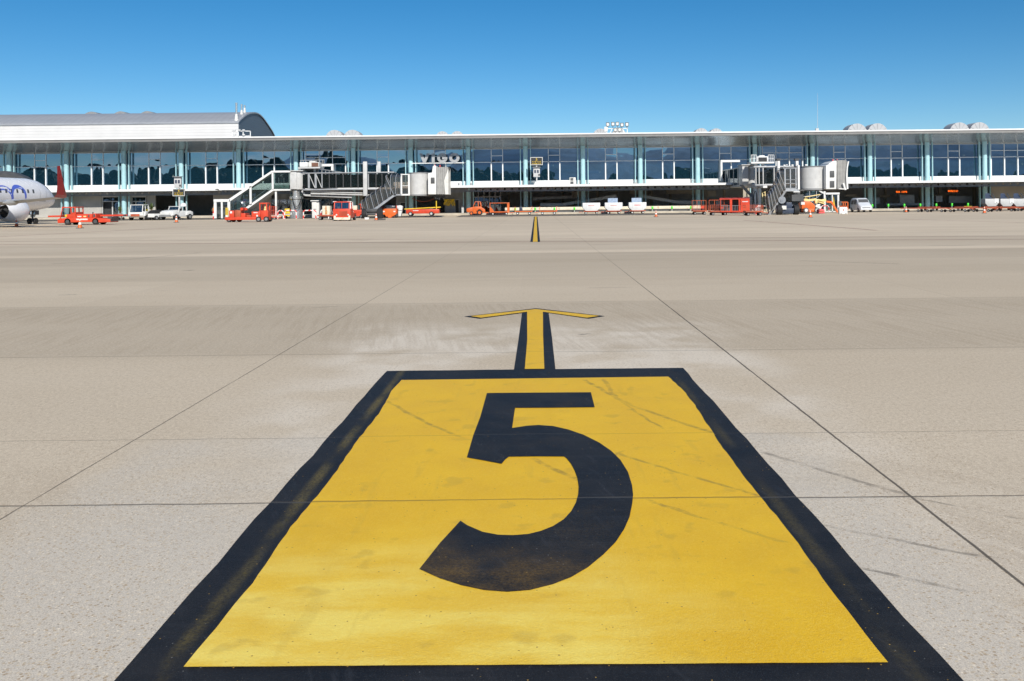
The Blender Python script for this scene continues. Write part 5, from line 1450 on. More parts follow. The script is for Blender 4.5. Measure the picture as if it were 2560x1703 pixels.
# person behind the post
pe = A(531.5, 545, 116.5)
person = thing('person', 'person in khaki and orange standing half hidden behind the stair booth', 'person', (pe.x, 117.2, 0))
def skinbody(name, pts, edges, rad, mat, parent):
    me = bpy.data.meshes.new(name)
    me.from_pydata(pts, edges, [])
    o = bpy.data.objects.new(name, me)
    C.objects.link(o)
    o.parent = parent
    md = o.modifiers.new('skin', 'SKIN')
    for d, r in zip(me.skin_vertices[0].data, rad): d.radius = (r, r * .85)
    me.skin_vertices[0].data[0].use_root = True
    sb = o.modifiers.new('sub', 'SUBSURF'); sb.levels = 1; sb.render_levels = 1
    me.materials.append(mat)
    return o
P_ = [(0, 0, .95), (0, 0, 1.2), (0, 0, 1.42), (0, 0, 1.52), (0, 0, 1.66), (-.19, 0, 1.40), (-.30, -.05, 1.14), (-.16, -.2, .98), (.19, 0, 1.40), (.25, -.03, 1.12), (.24, -.1, .88),
      (-.1, 0, .9), (-.11, 0, .48), (-.12, 0, .08), (-.12, -.15, .04), (.1, 0, .9), (.11, 0, .48), (.12, 0, .08), (.12, -.15, .04)]
E_ = [(0, 1), (1, 2), (2, 3), (3, 4), (2, 5), (5, 6), (6, 7), (2, 8), (8, 9), (9, 10), (0, 11), (11, 12), (12, 13), (13, 14), (0, 15), (15, 16), (16, 17), (17, 18)]
R_ = [.15, .15, .15, .06, .11, .07, .05, .04, .07, .05, .04, .10, .07, .05, .05, .10, .07, .05, .05]
skinbody('body', P_, E_, R_, MT['cloth'], person)
build('vest', M().lathe([(.19, 1.0), (.21, 1.2), (.2, 1.38), (.1, 1.46)], 0, 0, 14), MT['vest'], person)
build('head', M().lathe([(.03, 1.54), (.08, 1.58), (.105, 1.66), (.10, 1.74), (.06, 1.80), (.01, 1.82)], 0, -.01, 14), MT['skin'], person)
build('cap', M().lathe([(.11, 1.71), (.112, 1.76), (.07, 1.83), (.01, 1.845)], 0, 0, 14).box(-.07, .07, -.2, -.08, 1.71, 1.73), MT['vest'], person)

# cones
def cone(label, px, py, h):
    g = G(px, py)
    t = thing('traffic_cone', label, 'traffic cone', g, random.uniform(-.5, .5), 'traffic cones on the apron')
    k = h / .75
    build('base', M().box(-.21 * k, .21 * k, -.21 * k, .21 * k, 0, .05 * k), MT['dgrey'], t, bevel=.01)
    build('cone', M().lathe([(.17 * k, .05 * k), (.118 * k, .30 * k), (.084 * k, .46 * k), (.03 * k, .74 * k), (.02 * k, .75 * k)], 0, 0, 16), MT['orange'], t)
    build('white_band', M().lathe([(.122 * k, .29 * k), (.087 * k, .455 * k)], 0, 0, 16).lathe([(.058 * k, .60 * k), (.042 * k, .69 * k)], 0, 0, 16), MT['white'], t)
cone('traffic cone in front of the red belt loader with the white jet', 200, 571, .78)
cone('traffic cone below stand sign 4 and the long white tractor', 441, 556.5, .72)
cone('traffic cone in shade under the jet engine', 41.5, 567.5, .72)
cone('traffic cone at the foot of the left bridge stairs', 940.5, 551, .72)
cone('lone traffic cone right of the three white containers', 1640, 542.5, .72)
cone('traffic cone in front of the orange boom lift', 2026, 544, .70)
cone('traffic cone in front of the flat dollies near the right edge', 2461, 533.5, .75)
cone('small traffic cone standing on the first flat dolly at right', 2265, 531, .75)

# h: red low tractor with driver cage
g = G(622, 555)
sc2 = g.y / F
v = thing('baggage_loader', 'low red loader with flat bed and driver cab in front of the glass stairway', 'loader', g, PI)
fx = lambda px: (622 - px) * sc2
zz = lambda py: (555 - py) * sc2
build('body', M().box(fx(657), fx(569.5), -.75, .9, zz(549.5), zz(542.5)), MT['red'], v, bevel=.03)
build('engine_box', M().box(fx(592), fx(579), -.6, .8, zz(542.4), zz(526)).box(fx(620), fx(609), -.6, .85, zz(542.4), zz(533)).box(fx(658), fx(636), -.6, .92, zz(542.4), zz(529)), MT['red'], v, bevel=.03)
build('machinery', M().box(fx(608), fx(593.5), -.6, .8, zz(542.4), zz(525)).box(fx(632), fx(621), -.6, .6, zz(542), zz(538)), MT['rust'], v, bevel=.03)
build('front_roller', M().cyl((fx(610), -.6, zz(522.5)), (fx(610), .7, zz(522.5)), .15, n=10).bar((fx(604), 0, zz(523)), (fx(619), 0, zz(523)), .22), MT['red'], v)
cab = build('cab', M().bar((fx(656.5), .85, zz(540)), (fx(656.5), .85, zz(509)), .12).bar((fx(656.5), -.2, zz(540)), (fx(656.5), -.2, zz(509)), .12).bar((fx(674), .85, zz(540)), (fx(673), .85, zz(509)), .12).bar((fx(674), -.2, zz(540)), (fx(673), -.2, zz(509)), .12).box(fx(675), fx(655), -.25, .92, zz(511), zz(507.3)).box(fx(676), fx(658.5), -.3, .9, zz(550), zz(526.5)), MT['red'], v, bevel=.02)
build('seat', M().box(fx(670), fx(664), .1, .6, zz(526.5), zz(522)).box(fx(670), fx(665), .15, .55, zz(521.5), zz(513.5)), MT['cream'], v, bevel=.05)
build('headlight', M().box(fx(577), fx(571.5), .9, .93, zz(542), zz(537.5)).box(fx(587), fx(582), .8, .83, zz(533), zz(528)), MT['white'], v)
build('marker_lamp', M().box(fx(652), fx(648), .925, .94, zz(541.5), zz(537.5)), MT['white'], v)
build('hazard_corner', M().box(fx(655.5), fx(650), .905, .92, zz(549), zz(545.5)), MT['yellow'], v)
scribble(v, fx(651), fx(641), zz(533), zz(530.5), .925, seed=5)
wheels(v, [(fx(579), .7), (fx(595), -.45), (fx(653), .82), (fx(672), .82), (fx(579), -.6), (fx(672), -.3)], .28, .22)
def cage(t, x0, x1, y0, y1, z0, z1, nb, mat, bar=.028):
    m = M()
    for x in (x0, x1):
        for y in (y0, y1):
            m.bar((x, y, z0), (x, y, z1), bar * 1.3)
    for z in (z1, (z0 + z1) / 2 + .1):
        for y in (y0, y1): m.bar((x0, y, z), (x1, y, z), bar)
        for x in (x0, x1): m.bar((x, y0, z), (x, y1, z), bar)
    for k in range(1, nb):
        x = x0 + (x1 - x0) * k / nb
        for y in (y0, y1): m.bar((x, y, z0), (x, y, z1), bar * .7)
    for k in range(1, max(2, nb // 2)):
        y = y0 + (y1 - y0) * k / max(2, nb // 2)
        for x in (x0, x1): m.bar((x, y, z0), (x, y, z1), bar * .7)
    return build('cage', m, mat, t)
def cart_base(t, L, Wd, zt, mat, r=.17, spots=None, rim=None):
    build('bed', M().box(-L / 2, L / 2, -Wd / 2, Wd / 2, zt - .12, zt).box(-L / 2 + .2, L / 2 - .2, -Wd / 2 + .2, Wd / 2 - .2, zt - .2, zt - .12), mat, t, bevel=.015)
    wheels(t, spots or [(x, y) for x in (-L * .34, L * .34) for y in (-Wd * .38, Wd * .38)], r, .11, rim)
    build('drawbar', M().bar((L / 2, 0, zt - .16), (L / 2 + .55, 0, .28), .06).cyl((L / 2 + .55, -.08, .28), (L / 2 + .55, .08, .28), .06), mat, t)
# red cage trolley behind its cab
t = thing('cage_trolley', 'tall red cage trolley right behind the low red loader', 'trolley', place(682, 549), .1)
cart_base(t, .75, .9, .35, MT['red'])
cage(t, -.36, .36, -.42, .42, .35, 1.55, 4, MT['red'])
# red trolley at the booth
t = thing('baggage_dolly', 'small dark red dolly with one raised end outside the stair booth', 'dolly', place(558, 548), .05)
cart_base(t, 1.7, .9, .42, MT['rust'], rim=MT['white'])
build('end_board', M().bar((-.85, -.4, .42), (-.72, -.4, .8), .08).bar((-.85, .4, .42), (-.72, .4, .8), .08).box(-.82, -.72, -.42, .42, .55, .8), MT['rust'], t)
# yellow drums, kiosk, yellow frame
t = thing('container_stack', 'stack of bright yellow boxes behind a striped hoop', 'boxes', A(718, 543, 118))
y = 118
build('crate', M().pbox(711.5, 725, 521.5, 528.5, y, y + .8), MT['yellow'], t, world=True, bevel=.04)
build('crate', M().pbox(711.5, 725, 529.2, 534.5, y, y + .8), MT['yellow'], t, world=True, bevel=.04)
build('crate', M().pbox(711.5, 725, 535.2, 541, y, y + .8), MT['yellow'], t, world=True, bevel=.04)
t = thing('kiosk_cabinet', 'tall white cabinet with a thin flat top beside the bridge pedestal', 'cabinet', A(788, 546, 113))
y = 114.5
build('cabinet', M().pbox(780, 791, 504.5, 545.5, y, y + .9).pbox(791.2, 797, 505.5, 545.5, y + .1, y + .9), MT['offwhite'], t, world=True, bevel=.03)
build('canopy_top', M().pbox(776, 796.5, 501, 503.2, y - .2, y + 1.0), MT['white'], t, world=True)
build('slot', M().pbox(783.5, 790.5, 522.5, 524, y - .02, y - .003), MT['dgrey'], t, world=True)
t = thing('utility_cabinet', 'plain white cabinet just left of the bridge pedestal', 'cabinet', A(729, 540, 118))
build('cabinet', M().pbox(725, 733, 505, 540, 118.5, 119.3), MT['offwhite'], t, world=True, bevel=.03)
build('plinth', M().pbox(724, 734, 540, 544, 118.4, 119.4), MT['mgrey'], t, world=True)
t = thing('safety_barrier', 'upright yellow slatted barrier at the stair booth door', 'frame', A(566, 545, 114.6))
m = M()
for px in (565, 567.5, 570):
    m.bar(A(px, 520.5, 114.6), A(px, 540, 114.6), .07)
m.bar(A(564.5, 520.5, 114.6), A(570.5, 520.5, 114.6), .06).bar(A(564.5, 539.5, 114.6), A(570.5, 539.5, 114.6), .06).bar(A(564.5, 540, 114.6), A(564.5, 545, 114.6), .05).bar(A(570.5, 540, 114.6), A(570.5, 545, 114.6), .05)
build('slats', m, MT['yellow'], t, world=True)
# rust streaked container on a cart
t = thing('baggage_cart', 'rusty flat cart carrying a stained cream container left of the red truck', 'cart', place(816, 550), 0)
k = t.location.y / F
cart_base(t, 1.75, 1.1, .55, MT['rust'])
t2 = thing('stained_container', 'cream container with a vertical rust streak standing on a rusty cart', 'container', (t.location.x + .08, t.location.y, .552))
build('box', M().box(-.42, .32, -.45, .45, 0, 1.0).box(.34, .42, -.4, .4, 0, .95), MT['rustwhite'], t2, bevel=.02)
build('rust_streak', M().quad((-.12, -.452, .05), (.10, -.452, .05), (.06, -.452, .6), (.04, -.452, .97), (-.06, -.452, .97), (-.08, -.452, .5)), paint('rust_stain', (.50, .20, .05), .8, var=.4, sc=5), t2)
build('brace', M().bar((.44, -.4, .9), (.8, -.4, .02), .04), MT['grey'], t2)

# p: red truck facing the camera
g = G(857, 552)
s3 = g.y / F
v = thing('baggage_tractor', 'red truck facing the camera with wide windscreen and cream bumper', 'truck', g, -PI / 2)
hx = lambda px: (px - 857) * s3           # across: local y (facing -Y, local y = world x)
hz = lambda py: (552 - py) * s3
build('cab_body', M().box(-.9, .55, hx(835.5), hx(879), hz(545), hz(522)), MT['red'], v, bevel=.04)
m = M()
for yy_ in (hx(838.5), hx(875.5)):
    m.bar((.45, yy_, hz(522)), (.30, yy_, hz(506)), .10).bar((-.8, yy_, hz(522)), (-.75, yy_, hz(506)), .10)
m.box(-.85, .38, hx(837), hx(877), hz(506.5), hz(504)).box(.38, .44, hx(856.2), hx(857.2), hz(522), hz(506))
cb = build('cab_frame', m, MT['red'], v, bevel=.02)
build('windscreen', M().quad((.44, hx(839), hz(521.5)), (.44, hx(875), hz(521.5)), (.33, hx(875), hz(507)), (.33, hx(839), hz(507))), MT['cglass'], cb)
build('roof_lamp', M().box(-.2, .3, hx(834), hx(842), hz(505.5), hz(503)).box(-.2, .3, hx(870), hx(880), hz(505.5), hz(503.2)), MT['offwhite'], v, bevel=.03)
build('bumper', M().box(.56, .72, hx(838), hx(879), hz(549.5), hz(543.5)).box(.56, .66, hx(838), hx(843), hz(543.5), hz(539)).box(.56, .66, hx(874), hx(879), hz(543.5), hz(539)), MT['rustwhite'], v, bevel=.03)
m = M()
for q in range(6):
    z = hz(539.5) + q * .085
    m.box(.555, .58, hx(852), hx(870), z, z + .04)
m.box(.553, .575, hx(850.5), hx(852), hz(540), hz(526)).box(.553, .575, hx(870), hx(871.5), hz(540), hz(526))
build('grille', m, MT['rust'], v)
for yy_ in (844.5, 873.5):
    build('headlight', M().cyl((.54, hx(yy_), hz(537)), (.60, hx(yy_), hz(537)), .08, n=10), MT['offwhite'], v)
build('seat_headrest', M().box(-.45, -.3, hx(842), hx(848), hz(522), hz(515)), MT['cream'], v, bevel=.05)
build('bed', M().box(-3.0, -.92, hx(838), hx(877), hz(544), hz(534)), MT['red'], v, bevel=.03)
wheels(v, [(x, y) for x in (.1, -2.3) for y in (hx(839), hx(875))], .30, .24)
# q: red platform truck behind with white crates
t = thing('platform_truck', 'red flat platform truck with side stakes, half hidden behind the left bridge stairs', 'truck', place(893, 545), 0)
build('bed', M().box(-.95, .9, -.7, .7, .62, 1.0), MT['red'], t, bevel=.03)
build('skirt', M().prism([(-.9, .3), (-.75, .62), (.85, .62), (.75, .35), (.3, .22), (-.2, .22)], 'y', -.72, .7), MT['red'], t)
build('stake', M().bar((.55, .6, 1.0), (.55, .6, 1.75), .06).bar((.55, -.6, 1.0), (.55, -.6, 1.75), .06).bar((.1, .6, 1.7), (.8, .6, 1.7), .06).bar((.3, .6, 1.3), (.8, .6, 1.3), .06), MT['red'], t)
scribble(t, -.9, -.3, .72, .82, -.705, seed=8)
wheels(t, [(-.6, -.6), (-.6, .6), (.65, -.6), (.65, .6)], .30, .2)
for lab, x, w, h in (('tall white crate stacked on the red platform truck', -.68, .36, .95), ('lower cream crate beside the tall white crate on the red platform truck', -.22, .5, .5)):
    c_ = thing('cargo_crate', lab, 'crate', (t.location.x + x, t.location.y, 1.002), 0, 'pale crates on the red platform truck')
    build('crate', M().box(-w / 2, w / 2, -.3, .3, 0, h), MT['white'] if h > .6 else MT['rustwhite'], c_, bevel=.03)
    build('lid', M().box(-w / 2 - .02, w / 2 + .02, -.32, .32, h + .002, h + .05), MT['offwhite'], c_)
# u: orange tug facing the camera with white sacks
g = G(975, 545)
v = thing('orange_tug', 'small orange tug facing the camera under the left bridge stairs', 'tug', g, -PI / 2)
build('body', M().prism([(-.82, .42), (-.55, .42), (-.38, .18), (.25, .12), (.6, .3), (.82, .42), (.86, 1.12), (-.86, 1.12)], 'x', -1.2, .6), MT['orange'], v, bevel=.03)
build('top_deck', M().box(-1.1, .5, -.72, .72, 1.125, 1.26), MT['dgrey'], v)
build('headlight', M().box(.6, .64, -.76, -.52, .70, .86).box(.6, .64, .52, .76, .70, .86), MT['offwhite'], v)
build('tow_plate', M().box(.605, .70, -.12, .28, .05, .42), MT['orange'], v)
build('guard_post', M().bar((.3, .84, .5), (.3, .84, 1.5), .07).bar((.3, -.84, .9), (.3, -.84, 1.35), .07), MT['red'], v)
wheels(v, [(.2, -.75), (.2, .78), (-.9, .75), (-.9, -.75)], .28, .2)
t = thing('white_sack', 'bulging white sacks lying on the deck of the small orange tug', 'sacks', (g.x, g.y + .3, 1.262))
build('sack', M().loft([[(x, .35 * math.cos(a) * r, .13 + .13 * math.sin(a) * r) for a in [j * math.pi / 5 for j in range(10)]] for x, r in ((-.6, .3), (-.45, .95), (-.15, .8), (.1, 1.05), (.4, .9), (.6, .3))]), MT['white'], t)
t = thing('white_hopper', 'white tapered container tied with a dark strap beside the small orange tug', 'container', place(1000, 541), 0)
build('shell', M().prism([(-.28, .02), (.18, .02), (.30, .6), (.42, 1.35), (.1, 1.5), (-.35, 1.45)], 'y', -.4, .4), MT['white'], t, bevel=.05)
build('strap', M().box(-.36, .36, -.42, -.405, .78, .84), MT['dgrey'], t)

# v: red belt loader under the canopy
yy = 127.5
g = A(1058, 539, yy); g.z = 0
s4 = yy / F
v = thing('belt_loader', 'low red belt loader with yellow conveyor parked under the letter sign', 'belt loader', g, PI)
fx = lambda px: (1058 - px) * s4
build('body', M().box(fx(1099), fx(1017), -.8, .8, .32, .92), MT['red'], v, bevel=.06)
build('conveyor', M().prism([(fx(1102), 1.10), (fx(1102), 1.24), (fx(1060), 1.14), (fx(1012), 1.02), (fx(1012), .92), (fx(1060), 1.02)], 'y', -.4, .4), MT['yellow'], v)
build('control_post', M().box(fx(1093.5), fx(1091.5), .55, .7, .92, 2.05), MT['yellow'], v)
build('seat', M().box(fx(1084), fx(1076), .3, .75, .93, 1.05), MT['dgrey'], v)
scribble(v, fx(1048), fx(1034), .68, .80, .806, seed=11)
wheels(v, [(fx(1028), .78), (fx(1080), .78), (fx(1028), -.7), (fx(1080), -.7)], .30, .2, MT['lgrey'])
# yellow hoses on the wall
t = thing('hose_rack', 'bunch of yellow hoses hanging on the wall behind the red belt loader', 'hoses', A(1123, 500, 134.9))
r = random.Random(5)
for k in range(11):
    px = 1111 + k * 2.5
    z = r.uniform(507, 516)
    p = [A(px + 1.2 * math.sin(q * .9 + k), 498 + (z - 498) * q / 6, 134.85 - .05 * (k % 3)) for q in range(7)]
    build('hose', M().path(p, .06, 6), MT['yellow'], t, world=True)
build('hook_rail', M().pbox(1108, 1139, 497, 498.5, 134.9, 135.2), MT['mgrey'], t, world=True)
t = thing('bin', 'narrow pale bin left of the orange tractor, beside the dark door', 'bin', A(1157, 534, 133), 0)
t.location.z = .28
build('bin_body', M().box(-.16, .16, -.2, .2, 0, .95), MT['lgrey'], t, bevel=.03)
build('bin_lid', M().box(-.18, .18, -.22, .22, .952, 1.02), MT['mgrey'], t)

# w: orange tractor, side on, facing left
yy = 128.0
g = A(1192, 537, yy); g.z = 0
v = thing('orange_tractor', 'orange tractor with rounded cab towing an open frame baggage cart', 'tractor', g, PI)
build('hood', M().prism([(.45, .35), (1.2, .38), (1.38, .55), (1.4, .88), (1.3, .98), (.45, 1.16)], 'y', -.42, .42), MT['orange'], v, bevel=.05)
build('body', M().prism([(.5, .22), (.5, 1.15), (.25, 1.2), (-.55, 1.2), (-.75, 1.05), (-1.15, .8), (-1.2, .35), (-.9, .3), (-.15, .22)], 'y', -.55, .55), MT['orange'], v, bevel=.05)
m = M()
for s in (-1, 1):
    m.bar((.48, s * .5, 1.15), (.18, s * .46, 1.86), .08).bar((-.28, s * .5, 1.15), (-.22, s * .46, 1.86), .10).bar((-.62, s * .5, 1.15), (-.52, s * .46, 1.86), .08)
m.box(-.56, .22, -.5, .5, 1.83, 1.89)
cb = build('cab', m, MT['orange'], v, bevel=.02)
build('cab_roof', M().prism([(-.5, 1.892), (.16, 1.892), (.1, 1.97), (-.42, 1.97)], 'y', -.45, .45), MT['dgrey'], v)
build('windscreen', M().quad((.46, -.46, 1.18), (.46, .46, 1.18), (.2, .44, 1.82), (.2, -.44, 1.82)), MT['cglass'], cb)
build('bumper', M().box(1.385, 1.46, -.45, .45, .30, .52), MT['dgrey'], v)
build('tow_hitch', M().box(-1.55, -1.18, -.1, .1, .32, .42), MT['orange'], v)
wheels(v, [(.72, .48), (.72, -.48)], .27, .2, MT['orange'])
wheels(v, [(-.42, .55), (-.42, -.55)], .37, .26, MT['orange'])
for s in (-1, 1):
    build('fender', M().prism([(-.95, .55), (-.8, .85), (-.42, .98), (-.05, .85), (0, .62), (-.12, .62), (-.2, .76), (-.42, .86), (-.65, .76), (-.82, .52)], 'y', s * .56, s * .72), MT['orange'], v)
# x: open frame cart
g = A(1249.5, 537, yy); g.z = 0
t = thing('baggage_cart', 'open orange frame baggage cart with roof hitched behind the orange tractor', 'cart', g, PI)
cart_base(t, 2.75, 1.3, .48, MT['orange'], .17, rim=MT['white'])
build('frame', M().bar((1.33, .6, .48), (1.33, .6, 1.62), .07).bar((1.33, -.6, .48), (1.33, -.6, 1.62), .07).box(-1.36, -1.05, .58, .64, .3, 1.66).box(-1.36, -1.3, -.6, .58, .48, 1.66).prism([(1.3, .48), (1.3, 1.2), (.9, .75), (.8, .48)], 'y', .55, .6), MT['orange'], t)
build('roof', M().box(-1.38, 1.38, -.68, .68, 1.62, 1.70), MT['orange'], t, bevel=.02)
# y: two flat carts with corner posts, a dark bag on the first
flat = None
for lab, px0, px1 in (('flat orange trailer with white wheels carrying a dark bag, right of the open frame cart', 1287, 1331), ('flat orange trailer with white wheels behind the far end of the yellow line', 1349, 1392.5)):
    g = A((px0 + px1) / 2, 537, yy); g.z = 0
    L = (px1 - px0) * yy / F
    if flat is None:
        flat = t = thing('flat_trailer', lab, 'trailer', g, PI, 'flat orange trailers')
        cart_base(t, L, 1.2, .52, MT['orange'], .19, rim=MT['white'])
        for x in (-L / 2 + .04, L / 2 - .04):
            for y in (-.55, .55):
                build('post', M().bar((x, y, .52), (x, y, 1.12), .07), MT['orange'], t)
    else:
        dup(flat, g, PI, lab)
g0 = flat.location
t = thing('dark_bag', 'dark bag standing upright on the first flat orange trailer', 'bag', (A(1302, 530, yy).x, yy - .15, .522))
build('bag_body', M().prism([(-.22, 0), (.24, 0), (.25, .35), (.16, .55), (-.06, .60), (-.2, .5)], 'y', -.16, .16), MT['navy'], t, bevel=.05)
build('handle', M().path([(-.1, 0, .55), (-.08, 0, .68), (.05, 0, .66), (.08, 0, .54)], .02, 5), MT['dgrey'], t)
# long white conveyor along the kerb
def conveyor(label, px0, px1, yy):
    a, b = GX(px0, yy), GX(px1, yy)
    t = thing('baggage_belt', label, 'conveyor', ((a + b) / 2, yy, .28), 0, 'long low baggage belts under the canopy')
    h = (b - a) / 2
    build('side_panel', M().box(-h, h, -.05, 0, .30, .72), MT['rustwhite'], t, bevel=.02)
    build('belt', M().box(-h, h, .01, .9, .66, .70), MT['black'], t)
    build('plinth', M().box(-h, h, .05, .85, 0, .62), MT['dgrey'], t)
conveyor('long low white baggage belt behind the orange trailers', 1262, 1600, 131.2)
conveyor('long low white baggage belt running on behind the lone cone', 1606, 1752, 131.2)
def incline(label, pts, yy):
    t = thing('inclined_conveyor', label, 'conveyor', A(pts[0][0], 530, yy), 0, 'grey conveyors in the open hall')
    t.location.z = .28
    OFF[t.name] = Vector(t.location)
    m = M()
    for p, q in zip(pts, pts[1:]):
        m.bar(A(*p, yy), A(*q, yy), .9, .42)
    build('belt_frame', m, MT['lgrey'], t, world=True)
    m = M()
    for p in pts[1:]:
        a = A(*p, yy); m.box(a.x - .06, a.x + .06, yy - .06, yy + .06, .28, a.z - .2)
    build('leg', m, MT['mgrey'], t, world=True)
incline('grey conveyor rising to the right between the bag and the white containers', [(1350, 512), (1405, 512), (1440, 506), (1500, 497), (1540, 490)], 136.5)
incline('grey conveyor sloping down to the right behind the lone cone', [(1596, 489), (1640, 497), (1690, 505), (1745, 508)], 136.5)
incline('high level grey conveyor far back in the baggage hall', [(1332, 497), (1400, 494), (1470, 491)], 140)

# z: container carts
def container_cart(label, clabel, px, yy, lid, seed, mark=True):
    g = A(px, 535, yy); g.z = 0
    t = thing('container_cart', label, 'cart', g, PI, 'low carts under the white containers')
    cart_base(t, 2.2, 1.4, .46, MT['rust'], .17, rim=MT['offwhite'])
    c = thing('cargo_container', clabel, 'container', (g.x, g.y, .462), 0, 'white cut corner cargo containers')
    build('shell', M().prism([(-.78, 0), (.78, 0), (1.2, .40), (1.2, 1.10), (-1.2, 1.10), (-1.2, .40)], 'y', -.7, .7), MT['white'], c, bevel=.02)
    build('panel_seam', M().box(-.72, -.69, -.712, -.702, .08, 1.05).box(.69, .72, -.712, -.702, .08, 1.05), MT['lgrey'], c)
    if mark: scribble(c, -.45, .4, .66, .78, -.706, paint('faded_print', (.62, .30, .28), .6) if seed != 3 else MT['pink'], seed)
    if lid:
        build('open_lid', M().quad((-.75, -.1, 1.11), (.6, -.1, 1.11), (.62, .15, 1.72), (-.73, .15, 1.70)).box(-.75, .6, -.12, -.08, 1.1, 1.14), MT['tarp'], c)
container_cart('low cart under the first white container, nearest the yellow line', 'white container without raised flap, nearest the yellow line', 1478, 127, False, 1)
container_cart('low cart under the middle white container', 'middle white container with raised blue flap', 1533.5, 127, True, 2)
container_cart('low cart under the third white container', 'white container with raised blue flap and pink print, rightmost of the row', 1593, 127, True, 3)
# green bollards
bol = None
def bollards(lst, yy, which):
    global bol
    for k, (px, lab) in enumerate(lst):
        g = A(px, 530, yy); g.z = .28 if yy > 130 else 0
        if bol is None:
            bol = thing('green_bollard', lab, 'bollard', g, 0, 'small bollards with bright green heads')
            build('stem', M().cyl((0, 0, 0), (0, 0, .42), .05, n=10), MT['lgrey'], bol)
            build('head', M().lathe([(.09, .28), (.13, .34), (.13, .62), (.09, .68)], 0, 0, 12), MT['green'], bol)
        else:
            dup(bol, g, 0, lab)
bollards([(1288, 'green headed bollard nearest the open frame cart'), (1338, 'green headed bollard between the two flat orange trailers'), (1386, 'green headed bollard at the right end of the second flat trailer'),
          (1436, 'green headed bollard just left of the white containers'), (1631, 'green headed bollard beside the lone cone'), (1680, 'green headed bollard midway between the lone cone and cage carts'), (1727, 'green headed bollard just left of the cage carts')], 130.4, 0)
bollards([(2181, 'green headed bollard touching the white van'), (2221, 'green headed bollard alone between the van and the dollies'), (2261, 'green headed bollard above the left end of the dolly row'),
          (2301, 'green headed bollard second along the dolly row'), (2341, 'green headed bollard third along the dolly row'), (2380, 'green headed bollard fourth along the dolly row'), (2420, 'green headed bollard left of the cone by the dollies'), (2459, 'green headed bollard directly above the cone by the dollies')], 130.4, 1)

# bb: cage carts and the roofed red cart
def cage_cart(label, px, py, L, h, arch):
    t = thing('cage_cart', label, 'baggage cart', place(px, py), random.uniform(-.03, .03), 'red tubular cage carts')
    cart_base(t, L, 1.3, .52, MT['rust'], .17)
    cage(t, -L / 2 + .04, L / 2 - .04, -.6, .6, .52, h, 9, MT['rust2'])
    if arch:
        m = M()
        for x in (-L / 2 + .1,):
            m.path([(x, .5, h), (x, .5, h + .55), (x + 1.1, .5, h + .55), (x + 1.1, .5, h)], .03, 6).path([(x + .4, -.5, h), (x + .4, -.5, h + .55), (x + 1.5, -.5, h + .55), (x + 1.5, -.5, h)], .03, 6)
        build('arch', m, MT['rust2'], t)
        build('sign_plate', M().box(.1, .5, -.66, -.63, .75, 1.05), MT['red'], t)
cage_cart('orange cage cart with tall tube arches, leftmost of the cage carts', 1748, 537, 1.7, 1.15, True)
cage_cart('orange cage cart with rounded end and tube arches, left of the roofed red cart', 1795, 538.5, 2.0, 1.18, True)
cage_cart('rusty cage cart right of the roofed red cart, near the ladder', 1883, 539.5, 1.9, 1.15, False)
t = thing('roofed_cart', 'red roofed baggage cart with solid end wall and open side between cage carts', 'baggage cart', place(1838, 538.2), math.radians(-14))
L, Wd = 3.2, 1.5
cart_base(t, L, Wd, .5, MT['red'])
m = M().prism([(-Wd / 2, 1.78), (Wd / 2, 1.78), (Wd / 2, 1.84), (0, 1.97), (-Wd / 2, 1.84)], 'x', -L / 2 - .1, L / 2)
build('roof', m, MT['red'], t)
build('end_wall', M().box(L / 2 - .06, L / 2, -Wd / 2, Wd / 2, .5, 1.775), MT['red'], t)
build('post', M().box(-.55, -.3, -Wd / 2, -Wd / 2 + .06, .5, 1.775).box(.42, .55, -Wd / 2, -Wd / 2 + .06, .5, 1.775).box(-L / 2, -L / 2 + .06, -Wd / 2, -Wd / 2 + .06, .5, 1.775), MT['red'], t)
build('curtain', M().box(-L / 2 + .1, L / 2 - .1, .5, .53, .52, 1.76), MT['dgrey'], t)
m = M()
for k in range(18):
    x = -L / 2 + .15 + k * (L - .3) / 17
    m.bar((x, -Wd / 2 + .03, .5), (x, -Wd / 2 + .03, 1.1), .03)
m.bar((-L / 2, -Wd / 2 + .03, 1.1), (L / 2, -Wd / 2 + .03, 1.1), .04)
build('side_rail', m, MT['mgrey'], t)
fr_ = build('front_board', M().box(.62, L / 2 + .02, -Wd / 2 - .03, -Wd / 2 - .002, .52, 1.83), MT['red'], t)
scribble(fr_, .82, 1.45, 1.48, 1.58, -Wd / 2 - .036, seed=21)

# ee: orange boom lift
yy = 117.5
g = A(2026, 534, yy); g.z = 0
v = thing('boom_lift', 'orange boom lift with cream folded boom reaching down to an orange basket', 'boom lift', g)
build('chassis', M().pbox(2012, 2040, 522, 530, yy - .9, yy + .9), MT['orange'], v, world=True, bevel=.05)
build('turret', M().pp([(2005, 522), (2005, 508), (2010, 505), (2013, 502), (2024, 503), (2033, 509), (2038, 514), (2038, 521), (2036, 522)], yy - .8, yy + .8), MT['orange'], v, world=True, bevel=.05)
for px, y in ((2010, yy - 1.0), (2037, yy - 1.0), (2010, yy + .8), (2037, yy + .8)):
    c = A(px, 530, yy)
    w_ = build('wheel', M().cyl((c.x, y, .33), (c.x, y + .25, .33), .33, n=18), MT['dgrey'], v, world=True, bevel=.03)
    build('rim', M().cyl((c.x, y - .02, .33), (c.x, y, .33), .2, n=14), MT['white'], w_, world=True)
build('lower_boom', M().bar(A(2012, 502, yy), A(2040, 498.5, yy), .26).pp([(2010, 505), (2010, 499), (2014, 496), (2021, 498), (2018, 503)], yy - .3, yy + .3).bar(A(2012, 493, yy), A(2050, 486.5, yy), .10), MT['cream'], v, world=True)
